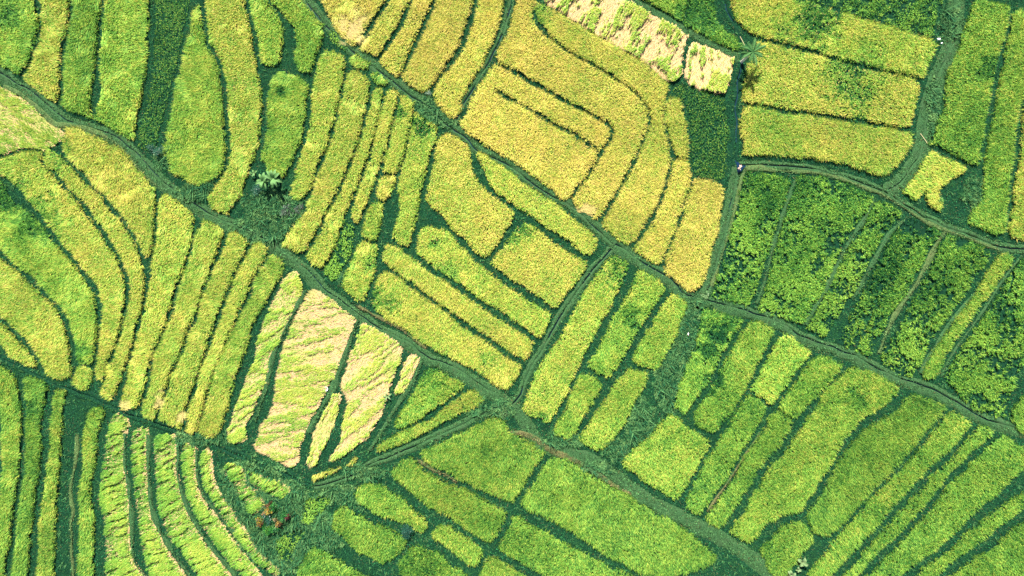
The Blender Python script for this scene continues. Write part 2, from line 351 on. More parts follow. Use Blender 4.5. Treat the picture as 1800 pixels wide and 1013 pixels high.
d.28;wide dark green leafy plot, second from left below the curved upper right track;31 210,225 300,215 400,225 480,250 560,270 640,310 700,345 755,360 740,420 700,480 660,530 610,590 570,660 530,720 500,790 470,850 440,920 410,1000 32 350,100 310,160 280,220 250,250 190,235 120,215 60,205 0,185 22 1730,165 1750,110 1780,30 31 0,940 20,860 40,780 70,690 95,610 110,530 140,450 160,380 180,310
d.3;narrow dark green leafy strip, third from left below the curved upper right track;31 760,410 830,410 900,440 960,480 940,520 890,560 850,610 800,660 780,720 740,790 710,850 670,920 640,1000 32 580,80 545,140 510,190 480,250 440,310 410,345 350,330 275,290 290,240 320,190 350,130 390,70 430,0 31 470,920 500,860 540,800 560,730 600,680 650,620 690,540 720,470
d.1;darkest thin leafy strip, fourth from left below the curved upper right track;31 980,530 1040,520 1100,570 1075,620 1040,680 1000,740 970,790 940,840 900,910 860,1000 32 770,90 740,160 700,220 670,290 630,360 600,420 560,420 500,395 500,350 520,300 560,240 600,170 640,90 670,30 31 740,900 780,830 820,760 850,690 890,620 940,560
d.22;thin leafy strip with a brighter foot, fifth from left below the curved track;31 1120,570 1180,580 1225,610 1210,650 1170,700 1130,750 1110,810 1070,880 1040,950 32 990,30 940,90 900,150 860,210 830,280 790,350 755,420 730,470 690,475 610,440 640,380 680,320 710,260 740,190 780,110 810,40 31 910,930 950,850 990,770 1030,700 1080,630
d.2;wide patchy dark leafy plot, sixth from left below the curved track;31 1270,630 1350,640 1440,680 1530,725 1600,760 1570,800 1540,850 1500,900 1450,960 32 1410,30 1360,90 1320,140 1280,190 1230,260 1190,330 1150,390 1110,450 1090,510 1060,570 1040,620 990,635 930,610 870,570 820,530 800,470 830,420 870,360 910,300 940,240 980,170 1020,90 1050,20 31 1110,940 1150,860 1190,780 1210,700
r.44;slim bright green strip between dark leafy plots, far right;31 1640,770 1680,760 1740,800 1720,850 1670,900 1640,950 1600,1010 32 1560,50 1500,130 1450,200 1400,270 1350,340 1300,410 1270,470 1240,540 1210,600 1150,650 1085,625 1100,570 1140,490 1170,430 1220,380 1250,320 1290,260 1340,190 1390,130 1430,80 1480,0 31 1560,870 1610,810
d.18;large dark green leafy plot at the right edge;31 1790,800 1930,820 2050,900 32 2000,100 1900,350 1800,560 1770,620 1740,720 1710,800 1690,870 1670,940 1600,920 1530,890 1450,850 1400,800 1350,740 1300,690 1255,640 1270,580 1310,510 1360,440 1410,360 1460,290 1510,220 1560,150 1600,90 1640,20 31 1720,900
r.36;small green corner of rice at the right edge above the track;32 1950,620 1850,720 1790,770 1740,830 1715,910 1735,960 1760,1000 33 1780,0 1900,60 2050,80 2050,-100
r.52;long green strip right of the ditch that runs below the middle of the view;21 690,790 740,780 800,820 825,850 810,900 790,950 22 740,40 700,130 660,190 620,260 580,340 550,400 510,470 470,560 430,640 400,720 360,790 320,860 280,920 240,950 190,920 140,910 90,870 75,840 100,770 120,700 150,640 180,570 220,500 280,420 330,360 370,290 400,220 430,160 470,90 21 540,990 580,930 630,870
r.46;green block, second right of the ditch below the middle, upper of two;21 890,880 940,890 1000,930 1050,970 1080,1005 22 1030,80 990,140 950,210 910,270 870,330 830,400 800,460 760,530 710,600 680,640 640,620 590,590 530,550 560,500 600,440 630,370 670,300 700,230 740,150 780,100 21 840,1000 860,930
r.52;yellow green block left of the weedy corridor, upper one;22 1130,30 1180,60 1240,110 1220,180 1190,240 1170,310 1150,370 1110,440 1070,500 1040,560 1020,585 960,570 900,545 845,510 870,440 900,390 940,330 990,260 1020,180 1060,110
r.5;short narrow strip, second right of the ditch below the middle, lower of two;22 490,600 530,600 590,640 640,690 620,740 580,800 540,860 500,920 460,990 23 400,55 350,40 290,10 22 310,960 350,890 390,820 420,740 450,670
r.52;strip with a yellow foot left of the weedy corridor, lower one;22 830,565 880,575 960,600 955,640 920,720 880,780 850,850 810,920 770,990 23 690,70 640,120 600,130 540,105 490,70 470,40 22 530,970 570,900 620,830 670,770 710,700 760,630
r.38;green strip with a dark hollow, right of the weedy corridor;22 1350,150 1400,155 1480,175 1560,195 1625,220 1610,270 1570,330 1530,390 1490,440 1460,500 1430,570 1400,630 1370,690 1330,740 1290,800 1250,850 1220,885 1180,860 1140,830 1160,750 1180,680 1210,600 1230,540 1260,470 1290,390 1310,310 1330,230
r.4;long green strip next right of the one with the dark hollow;22 1670,245 1720,230 1780,250 32 45,295 25,350 0,400 22 1750,500 1720,560 1680,640 1640,720 1600,790 1560,860 1520,920 1470,980 1430,1012 1340,990 1300,960 1280,900 1310,840 1360,770 1400,690 1440,620 1480,550 1520,480 1560,400 1610,330
r.46;yellow green block by the right hand track with a cross gap below it;32 110,320 160,330 230,390 310,450 280,500 240,550 200,590 160,650 120,710 80,760 40,810 10,845 22 1790,795 1740,765 1680,720 1690,680 1730,620 1770,560 32 0,490 30,430 70,370
r.42;long strip beside a bare brown furrow, lower right of centre;22 1660,750 1720,770 1795,825 1780,880 1740,950 23 1690,40 1640,110 1610,170 1570,240 1540,300 1490,360 1440,420 1410,470 1370,530 1320,590 1260,560 1210,520 1230,470 1260,410 1290,340 1330,270 1360,200 1410,140 1450,70 1490,0 22 1560,900 1600,830
r.42;short green block touching the right hand track, second of the row;32 350,480 400,475 460,500 525,540 500,590 460,630 430,690 370,730 330,790 290,830 250,880 200,925 140,890 70,840 110,770 150,720 190,670 230,600 280,550
r.38;long green strip below the short block, its foot reaching the long track;32 20,880 60,865 130,905 185,935 170,980 33 130,40 90,100 40,150 0,190 23 1760,240 1710,330 1650,410 1600,500 1560,560 1520,620 1470,670 1410,660 1365,620 1370,590 1410,550 1450,490 1490,430 1540,360 1590,280 1620,200 1660,130 1720,60 22 1790,960
r.45;broad green plot bending down from the right hand track, lower right;32 590,560 650,565 720,580 790,620 850,650 920,690 915,740 870,790 820,830 760,870 690,910 650,940 620,990 33 540,60 510,120 470,200 430,270 380,330 350,390 310,450 280,500 230,560 180,580 110,590 50,630 0,640 23 1760,710 1720,760 1670,785 1610,760 1530,720 1550,670 1590,610 1640,560 1680,480 1720,420 1760,340 33 20,230 90,180 130,130 180,50 32 230,1000 270,930 330,860 370,800 390,740 400,700 450,670 510,620
r.38;broad bright green plot with a rounded foot, right of the bending one;32 990,750 1050,745 1120,770 1190,790 1260,830 1240,880 1200,920 1150,970 33 1090,30 1040,100 980,160 930,230 870,290 800,360 750,410 700,460 640,530 590,580 540,640 490,690 450,720 380,735 330,710 300,660 280,590 300,540 340,500 370,440 410,380 440,320 470,260 510,190 570,110 620,50 32 680,1000 740,960 820,910 890,870 940,830 960,780
r.42;long diagonal strip, first below the plot with the rounded foot, lower right;32 1280,880 1330,870 1390,910 1440,950 1420,990 33 1340,60 1290,130 1230,180 1170,230 1110,290 1060,350 1010,400 960,460 900,520 850,580 800,640 750,700 690,750 640,820 570,880 510,950 450,1012 340,1180 150,1180 290,1000 340,930 400,860 450,790 510,720 560,660 620,600 680,530 740,460 800,400 860,330 920,290 960,250 1010,190 1060,130 1120,60 32 1200,970
r.38;thin diagonal strip, narrowest of the row at the lower right;32 1470,990 1510,965 1570,990 33 1600,0 1550,50 1490,100 1430,150 1380,210 1320,260 1270,320 1230,370 1190,430 1130,490 1080,560 1020,630 960,690 900,750 830,800 770,870 710,930 650,1000 540,1180 400,1180 540,1010 600,940 650,880 720,800 770,750 830,680 880,620 930,570 980,510 1020,460 1070,430 1110,370 1170,300 1230,250 1290,200 1330,150 1380,80 1440,20
r.36;wide green diagonal band reaching the right edge, lower right;33 1660,15 1720,50 1800,110 1900,190 1810,265 1750,320 1710,370 1650,420 1590,470 1520,520 1460,570 1410,620 1360,680 1300,730 1240,780 1190,840 1110,880 1060,930 1000,970 950,1012 780,1180 560,1180 700,1012 760,960 820,900 880,840 940,780 1000,710 1050,650 1100,600 1150,540 1200,480 1240,430 1280,370 1340,320 1400,280 1430,220 1490,170 1550,110 1600,60
r.38;diagonal strip just above the bottom right corner plot;33 1950,340 1800,430 1720,470 1650,520 1590,560 1540,600 1490,650 1420,690 1370,740 1330,800 1270,840 1210,880 1150,920 1090,960 1050,1012 880,1180 1080,1180 1220,1000 1300,930 1370,880 1440,830 1490,790 1560,740 1620,680 1690,630 1750,590 1800,550 1950,450
r.36;green plot in the bottom right corner of the view;33 2050,500 1800,640 1720,690 1650,750 1600,800 1530,850 1460,880 1400,930 1330,980 1280,1020 1120,1180 2050,1180
r.36;small rounded green plot beside the young banana rosette, bottom right;33 100,660 150,640 210,620 260,640 300,700 325,760 310,800 260,850 220,900 180,960 130,1012 100,1050 20,1000 23 1780,910 1745,850 1760,810 33 20,760 70,700
r.55;squarish yellow green plot at the lower end of the weedy corridor;23 980,10 22 1000,990 1060,930 1110,885 1160,900 1210,950 1250,980 1300,1012 23 1340,30 1400,75 1385,130 1350,180 1320,220 1300,270 1260,330 1230,390 1200,440 1160,490 1100,460 1050,420 980,390 920,350 880,310 820,275 765,240 790,190 840,140 890,90 940,50
r.48;kite shaped green plot at the fork of the tracks, bottom centre;12 1500,990 1580,955 1650,915 1710,910 1760,950 23 -20,0 20,10 90,50 160,90 235,150 200,210 150,260 120,310 90,370 50,430 20,480 0,500 13 1780,490 1720,470 1640,440 1560,400 1480,360 1420,340 1350,290 1280,260 1200,220 1165,170 1145,140 1200,120 1290,80 1370,30 1440,0
r.5;long green plot below the kite shaped one, bottom centre;13 950,280 980,240 1040,190 1090,175 1130,210 1170,260 1230,300 1310,340 1390,380 1470,400 1550,440 1630,490 1700,530 1770,570 1750,630 1720,690 1680,740 1640,780 1580,750 1500,710 1430,650 1370,610 1290,570 1210,530 1150,480 1090,430 1030,370 970,330
r.47;largest green plot at the bottom centre, edged by the rusty bank;23 240,200 310,170 380,190 450,230 510,270 560,300 620,330 690,370 750,410 820,440 890,500 950,530 1020,580 1100,600 1160,650 1230,690 1290,740 1350,790 1410,840 1445,890 1420,930 1360,960 1290,985 1200,1010 1120,1030 1000,1030 900,1000 810,950 720,900 640,860 570,810 490,760 420,710 350,670 280,630 200,590 130,560 65,520 70,480 110,420 150,360 190,290 220,240
r.45;long green plot under the largest one, cut by the bottom edge;23 0,590 60,600 130,650 220,690 300,730 370,780 450,820 530,860 610,900 680,950 760,970 830,1000 960,1120 1000,1180 480,1180 280,1050 200,1005 130,965 60,925 0,890 13 1750,860 1695,830 1710,780 1750,720 1790,640
r.52;corner of a yellow green plot at the bottom edge, left of the long one;13 1640,880 1700,890 1790,945 23 60,985 130,1020 330,1180 13 1500,1180 1570,1000 1605,930
r.52;small bean shaped plot beside the dark round bush;13 690,450 700,400 770,365 830,360 890,380 950,420 1020,460 1080,510 1110,560 1170,590 1210,640 1190,690 1150,720 1110,700 1110,660 1050,650 1000,640 950,620 900,610 850,590 790,550 730,500
r.46;green plot left of the dark round bush;13 540,600 580,540 640,530 690,570 760,600 820,640 880,650 950,690 1010,720 1060,760 1060,800 1010,850 960,900 890,935 830,900 760,870 690,830 640,780 600,730 540,700
r.52;small oblong plot right of the dark round bush;13 1225,740 1240,700 1290,660 1340,650 1400,690 1460,730 1540,780 1600,830 1590,880 1550,940 1510,950 1450,910 1400,870 1350,820 1280,780
r.4;green plot below the small oblong one, cut by the bottom edge;13 995,940 1030,880 1080,820 1120,800 1180,820 1250,830 1310,870 1340,910 1400,950 1460,990 1500,1030 1450,1180 1000,1180 1010,1000
r.42;green plot at the bottom edge right of the lodged strips;13 300,960 340,890 380,820 430,810 480,830 540,880 600,910 660,950 720,980 790,1012 950,1180 240,1180
w.48;small ragged patch of thin rice right of the red leaved shrubs;13 340,490 400,460 460,455 525,480 500,530 460,570 420,600 390,650 350,660 310,630 330,560
w.44;small ragged patch of thin rice below the red leaved shrubs;13 130,800 160,740 240,700 290,690 345,710 310,770 270,820 250,880 270,910 220,930 180,920 150,880
c215;ragged flattened green and straw patch above the red leaved shrubs;13 -60,270 20,300 80,330 140,350 200,370 245,395 220,450 190,475 130,450 70,430 20,400 -40,370
r.5;green triangle of rice above the fork of the tracks, bottom centre left;12 1210,560 1260,560 1310,590 1370,630 1420,660 1470,690 1420,730 1350,780 1290,830 1220,870 1150,920 1080,960 1000,990 960,970 1000,900 1040,840 1080,770 1110,720 1150,640
r.6;thin yellow wedge below the green triangle, along the ditch;12 1500,720 1560,730 1605,800 1560,840 1490,870 1410,900 1340,940 1260,980 13 1170,10 1100,50 1030,80 960,110 900,130 850,150 850,115 880,70 940,40 1010,10 12 1080,990 1150,960 1230,920 1310,860 1380,810 1440,760
l205;long lodged strip, green and straw, left of the big flattened field;11 210,920 280,890 12 320,0 320,20 290,100 250,180 220,230 195,290 170,350 140,420 100,490 80,580 60,680 20,740 0,790 02 1770,880 1720,980 03 1720,60 1660,90 1590,60 1590,10 02 1630,900 1650,820 1690,740 1720,650 1760,560 1790,490 12 0,390 30,300 60,220 100,130 130,60 160,0
l188;biggest straw coloured flattened field, left of centre, with the white basin at its edge;12 400,5 440,25 500,70 560,110 610,160 660,190 690,215 670,280 650,340 630,400 600,470 580,530 560,590 540,640 500,690 485,730 450,800 420,850 390,910 350,980 13 330,30 310,90 300,140 280,230 250,260 200,240 130,200 60,170 0,140 -20,100 10,50 12 20,990 60,940 100,860 120,780 130,680 150,580 170,490 190,410 220,330 250,250 290,170 330,90 370,30
l215;second straw coloured flattened field, right of the biggest one;12 740,250 790,265 850,300 920,340 980,380 1025,420 1015,480 1000,540 970,610 950,670 930,730 910,780 890,850 870,910 830,970 13 780,50 720,90 660,140 600,180 540,210 510,205 530,160 570,110 600,20 12 600,980 620,900 640,820 630,760 590,710 600,660 620,600 640,540 660,470 690,400 710,330
l240;narrow flattened strip between the two straw coloured fields;12 540,750 585,755 580,820 570,880 550,950 530,1010 13 510,40 480,110 440,180 420,240 370,250 345,220 370,180 380,110 390,40 12 420,980 450,920 490,850 520,800
l240;tiny flattened strip right of the second straw coloured field;12 1065,485 1100,475 1150,500 1130,560 1100,620 1070,680 1040,730 980,750 970,710 1010,660 1020,590 1040,540
r.72;short yellow sliver along the lower ditch, left of the smallest sliver;13 390,310 450,290 520,265 590,245 597,268 540,293 470,318 400,340
r.72;smallest yellow sliver on the ditch bank, beside the ditch fork;13 615,235 650,205 700,180 715,200 680,230 640,260
l150;pale flattened field at the left edge below the track;00 -250,540 0,605 70,640 140,680 210,740 280,810 340,870 400,900 435,935 400,990 01 330,20 280,42 200,22 100,42 0,75 -250,110
r.62;long curved strip starting below the pale flattened field at the left edge;01 -250,120 0,95 80,70 170,50 260,45 290,60 280,110 310,160 350,200 390,240 430,290 490,350 550,420 600,490 640,550 690,610 730,680 770,740 810,790 840,860 860,930 870,1000 02 870,90 860,190 840,270 820,350 800,420 770,470 740,530 740,600 720,660 680,650 660,590 680,500 690,410 700,330 710,220 715,130 700,60 690,0 01 620,930 580,880 540,830 480,750 410,680 370,610 310,540 250,470 200,410 140,330 80,270 20,220 -250,130
r.62;slender curved strip left of the leaf shaped plot;01 310,60 350,20 390,60 450,110 490,150 530,200 580,260 640,310 690,350 730,410 780,470 830,520 870,580 910,640 940,700 970,760 990,830 1005,900 1005,1000 02 1000,60 990,130 970,210 950,290 930,370 910,440 880,530 860,600 830,680 800,740 770,800 720,770 690,740 720,680 740,620 750,560 790,490 820,410 840,340 860,270 880,190 900,100 01 905,990 895,920 870,850 840,780 800,720 760,650 710,570 660,510 620,450 570,390 500,330 450,270 400,210 370,180 310,140 290,100
r.66;leaf shaped olive plot tapering to a point, left below the track;00 440,940 480,890 540,890 600,920 660,950 720,980 01 760,0 830,20 880,70 930,130 980,190 1040,250 1080,320 1085,400 1080,480 1075,560 1070,640 1065,720 1050,760 1025,795 1000,760 975,700 940,630 900,560 860,510 810,450 760,390 720,340 680,310 640,270 590,200 540,160 490,110 440,50 430,0
r.62;broad strip right of the leaf shaped plot, first of five parallel strips;01 1130,355 1180,350 1220,380 1270,420 1320,460 1355,510 1350,580 1340,660 1320,740 1300,800 1280,870 1260,930 1230,1000 02 1200,120 1170,200 1150,270 1110,360 1080,430 1060,500 1040,570 1020,640 1000,720 980,790 950,840 900,870 850,870 830,840 850,780 870,710 890,640 900,560 920,500 940,420 960,330 990,230 1010,150 1030,60 01 1045,990 1055,900 1060,820 1080,720 1100,640 1105,560 1100,470 1110,400
r.58;second of five parallel strips right of the leaf shaped plot, flattened at its foot;01 1410,530 1460,540 1520,570 1560,600 1550,660 1530,720 1510,790 1480,860 1460,920 1430,990 02 1400,80 1370,180 1330,250 1300,320 1280,390 1250,460 1220,540 1190,600 1170,680 1140,720 1150,760 1110,830 1090,920 1060,930 990,890 1010,800 1040,720 1060,640 1070,560 1080,480 1110,410 1150,330 1180,240 1220,160 1240,60 01 1260,990 1290,900 1320,830 1340,750 1360,680 1370,610 1400,570
r.58;third of five parallel strips right of the leaf shaped plot;01 1620,620 1670,620 1730,680 1735,730 1710,780 1680,830 1640,900 1620,960 02 1580,40 1560,100 1530,170 1510,240 1480,310 1460,370 1440,440 1410,510 1400,580 1370,640 1340,720 1320,790 1290,860 1310,890 1280,940 1270,1000 03 1240,-20 02 1220,980 1160,950 1110,930 1120,850 1160,760 1180,700 1200,620 1240,540 1270,470 1310,390 1340,310 1370,240 1400,150 1420,60 01 1450,1000 1480,930 1510,860 1540,790 1570,720 1590,660
r.64;fourth of five parallel strips right of the leaf shaped plot;01 1790,690 11 0,685 50,700 80,740 70,790 40,835 10,880 01 1770,930 1750,990 02 1740,30 1700,105 1670,175 1640,255 1600,335 1580,405 1550,475 1520,555 1490,605 1470,675 1440,755 1420,830 1400,910 1380,1000 03 1360,20 1310,20 02 1310,920 1320,850 1350,770 1380,680 1410,600 1430,530 1460,450 1490,370 1520,290 1550,220 1580,140 1610,60 01 1640,960 1670,900 1700,830 1750,760
r.56;last of five parallel strips, beside the long lodged strip;11 90,785 140,780 195,835 180,890 160,940 130,1005 12 70,90 30,160 02 1790,220 1760,290 1750,370 1710,470 1680,560 1650,640 1630,720 1610,790 1590,870 1560,950 03 1520,30 1470,50 1420,30 02 1390,1005 1420,910 1440,830 1460,740 1480,660 1500,600 1530,530 1560,450 1600,370 1640,290 1680,210 1720,130 1770,50 11 0,945 40,885 70,830
r.5;broad curved plot at the left edge, second below the pale flattened field;01 -250,110 0,255 40,330 90,390 150,430 200,480 250,540 300,590 340,650 390,710 430,760 480,810 520,860 560,910 590,960 02 620,0 640,30 660,90 675,170 670,270 665,380 650,460 640,520 600,535 540,530 530,470 515,400 510,330 490,270 470,200 430,140 380,90 340,40 01 290,1000 240,950 180,900 120,860 60,800 20,750 -250,560
r.56;tiny block of rice at the foot of the broad curved plot, left;02 540,560 590,552 640,575 635,640 620,700 590,725 540,710 510,690 515,620
r.6;big rounded plot at the left edge above the lower left ditch;01 -250,600 0,800 60,850 120,900 170,960 02 260,20 310,70 360,110 400,170 430,230 450,300 470,380 480,460 490,550 490,620 440,640 380,640 330,620 310,570 270,500 230,430 180,360 120,310 80,270 30,220 0,190 -250,0
r.6;small pointed plot at the left edge touching the lower left ditch;02 -250,100 0,250 60,310 110,360 150,400 190,440 230,490 255,540 220,560 170,545 110,510 50,480 20,430 0,400 -250,260
r.52;leftmost strip in the bottom left corner, cut by the left edge;02 -50,540 0,550 60,590 95,620 110,690 130,760 140,850 140,950 03 140,30 140,130 130,240 120,330 100,440 90,530 80,620 70,720 60,800 40,880 30,970 0,1180 -100,1180 -60,700 -20,500 5,300 8,100 02 -10,900
r.42;second strip from the left in the bottom left corner;02 145,630 190,615 250,635 310,660 325,720 310,800 290,880 280,960 03 280,60 280,150 270,230 255,330 240,430 230,530 220,620 210,720 205,820 195,920 190,1012 170,1180 40,1180 70,1000 90,900 95,800 105,700 115,600 130,500 145,400 165,290 175,190 175,90 02 175,900 170,780 160,700
r.56;third strip from the left in the bottom left corner, left of the wide grassy bank;02 375,715 420,705 455,720 445,800 440,880 435,960 03 425,60 420,170 410,270 400,370 395,480 390,580 385,690 380,790 375,900 370,1012 360,1180 225,1180 245,1000 260,890 265,780 270,670 275,570 290,460 305,370 320,270 335,160 340,60 02 350,900 365,800
r.54;strip right of the wide grassy bank in the bottom left corner;02 640,840 690,835 730,865 715,930 03 690,-10 680,60 670,160 655,270 635,340 625,410 635,500 650,590 655,680 655,780 655,880 650,980 650,1180 530,1180 535,1000 540,900 545,800 550,700 550,600 545,500 550,400 570,300 575,200 570,100 02 600,930 620,880
c200;leftmost of five comb patterned lodged strips at the bottom left;02 790,900 850,895 895,930 890,980 03 860,60 855,150 860,240 880,330 890,430 900,520 905,600 900,680 900,780 915,870 935,940 960,970 1000,1012 1100,1180 730,1180 735,1000 735,900 735,800 730,700 725,600 700,500 695,400 705,310 720,230 735,150 740,70 02 760,990
c200;second comb patterned lodged strip from the left at the bottom left;02 960,985 1030,980 03 1025,20 1025,120 1020,220 1020,320 1030,420 1040,520 1060,610 1090,690 1130,760 1160,830 1200,890 1240,950 1290,1012 1420,1180 1170,1180 1040,1000 1020,920 1000,840 985,740 970,640 960,560 945,470 940,380 930,290 920,190 915,90 930,10
c205;third comb patterned lodged strip from the left at the bottom left, curving right;03 1090,40 1140,15 1200,20 1230,60 1230,160 1225,260 1245,350 1260,430 1290,510 1320,600 1360,670 1410,750 1460,820 1520,900 1570,960 1610,1020 1760,1180 1530,1180 1380,1012 1330,930 1290,880 1260,830 1210,780 1170,710 1130,620 1110,540 1100,440 1100,340 1085,240 1080,140
c205;fourth comb patterned lodged strip, thin and curving to the bottom edge;03 1290,90 1330,85 1365,110 1365,200 1365,290 1380,380 1410,470 1460,540 1520,610 1570,680 1620,750 1670,810 1720,880 1770,940 13 10,1000 130,1180 03 1820,1180 1700,1020 1640,960 1580,880 1520,810 1470,740 1410,660 1370,580 1320,480 1300,400 1280,310 1275,220 1275,140
c210;last comb patterned lodged strip, closest to the red leaved shrubs;03 1410,140 1440,125 1475,150 1475,230 1490,310 1510,380 1550,440 1600,510 1640,580 1670,640 1720,700 1770,760 13 0,830 50,880 110,930 160,975 160,1012 120,1020 60,970 0,930 03 1780,900 1720,830 1660,750 1610,680 1560,600 1510,520 1470,470 1430,390 1410,310 1405,220
c205;ragged comb patterned green patch left of the red leaved shrubs;03 1590,220 1650,230 1700,250 1720,310 1740,380 1790,420 13 40,470 60,520 30,560 0,580 03 1770,600 1720,530 1680,460 1640,390 1600,310 1575,270
w.36;ragged green patch on the central track's left bank, topmost of three;10 510,215 550,205 590,240 630,290 660,330 640,360 600,345 550,315 515,290 505,250
r.58;tiny yellow green patch on the track's left bank, middle of three;10 670,370 710,375 760,410 800,450 790,475 740,470 700,460 665,430
r.5;tiny green patch on the track's left bank, lowest of three;10 800,510 840,495 880,520 930,570 910,595 860,580 810,550
""".strip().splitlines()
PLOTS = []
for ln in FIELDS:
    st, label, spec = ln.split(';')
    P = smooth_loop(canopy_xy(plan(spec)))
    PLOTS.append(dict(style=st[0], val=float(st[1:]) if len(st) > 1 else 0, label=label, P=P))

# plan-unit spots of greener, thinner rice and of rice beaten flat: x, y, radius, strength
GREEN = [(1432, 35, 48, .9), (1395, 48, 38, .5), (1500, 150, 52, .8), (1475, 125, 36, .5), (1530, 95, 40, .3), (60, 375, 45, .6), (20, 345, 40, .7),
         (672, 535, 26, .7), (660, 515, 20, .6), (742, 222, 18, .9), (706, 198, 12, .8), (918, 405, 28, .7), (905, 420, 20, .6), (790, 470, 30, .4),
         (1265, 590, 26, 1.0), (1245, 612, 22, .9), (1285, 568, 20, .6), (1258, 668, 16, .8), (1240, 690, 14, .6), (1510, 705, 22, .6), (1500, 690, 14, .5),
         (1095, 490, 26, .6), (1105, 555, 22, .6), (1085, 460, 20, .6), (760, 425, 9, .8), (650, 465, 16, .5), (665, 440, 14, .5), (493, 160, 10, .8),
         (755, 660, 22, .5), (860, 630, 16, .5), (610, 400, 12, .4), (15, 25, 25, .5), (950, 20, 24, .7), (1225, 20, 40, .4), (50, 720, 20, .4),
         (105, 275, 24, .6), (95, 262, 14, .7), (1745, 120, 26, .6), (1640, 105, 30, .3), (140, 618, 20, .6), (1275, 745, 12, .6), (953, 735, 12, .9), (1365, 205, 30, .3)]
FLAT = [(622, 52, 27, 1.0), (606, 40, 18, .7), (630, 30, 20, .4), (1034, 372, 16, .8), (222, 712, 12, .8), (283, 688, 7, .8), (277, 708, 12, .9), (316, 733, 11, .8)]

def spots(xy, lst):
    v = np.zeros(len(xy))
    for x, y, r, s in lst:
        c = canopy_xy((x, y)); d = np.linalg.norm(xy - c, axis=1) / (r * U)
        d = d + (vnoise(xy[:, 0], xy[:, 1], 1.3, 5) - .5) * .8 + (vnoise(xy[:, 0], xy[:, 1], .45, 6) - .5) * .9
        v = np.maximum(v, s * (1 - sstep(.45, 1.15, d)))
    return v

PAL_T = np.array([0, .25, .5, .72, 1.0])
PAL = np.array([(.009, .075, .024), (.074, .250, .038), (.262, .470, .064), (.520, .520, .094), (.660, .540, .135)])
def ripe_color(t, n_jit):
    t = np.clip(t, 0, 1)
    c = np.stack([np.interp(t, PAL_T, PAL[:, k]) for k in range(3)], -1)
    return c * n_jit[..., None]

def blades(cx, cy, z0, ang, el, L, w):
    """flat arrays -> triangles: two base corners and one tip"""
    n = len(cx)
    px, py = -np.sin(ang), np.cos(ang)
    V = np.empty((n, 3, 3), np.float32)
    V[:, 0, 0] = cx - px * w / 2; V[:, 0, 1] = cy - py * w / 2; V[:, 0, 2] = z0
    V[:, 1, 0] = cx + px * w / 2; V[:, 1, 1] = cy + py * w / 2; V[:, 1, 2] = z0
    r = L * np.cos(el)
    V[:, 2, 0] = cx + np.cos(ang) * r; V[:, 2, 1] = cy + np.sin(ang) * r; V[:, 2, 2] = z0 + L * np.sin(el)
    return V.reshape(-1, 3)

def tri_mesh(name, V, C, mat):
    return new_mesh(name, V, np.arange(len(V)).reshape(-1, 3), mat, np.repeat(C, 3, 0))

def scatter(P, s, margin=0.0):
    lo, hi = P.min(0) - .2, P.max(0) + .2
    c0 = P.mean(0); w_, vv = np.linalg.eigh(np.cov((P - c0).T))
    e1 = vv[:, 1]; e0 = vv[:, 0]                       # rows follow the plot's long side
    R_ = np.abs((P - c0) @ np.stack([e1, e0], 1)).max(0) + .3
    gx, gy = np.meshgrid(np.arange(-R_[0], R_[0], s * .86), np.arange(-R_[1], R_[1], s * 1.16))
    gx = gx + rng.uniform(-.48, .48, gx.shape) * s * .86
    gy = gy + rng.uniform(-.30, .30, gy.shape) * s * 1.16 + (vnoise(gx, gy, 2.5, 2) - .5) * .5
    Q = c0 + gx.ravel()[:, None] * e1 + gy.ravel()[:, None] * e0
    return Q[poly_inside(Q, P)]

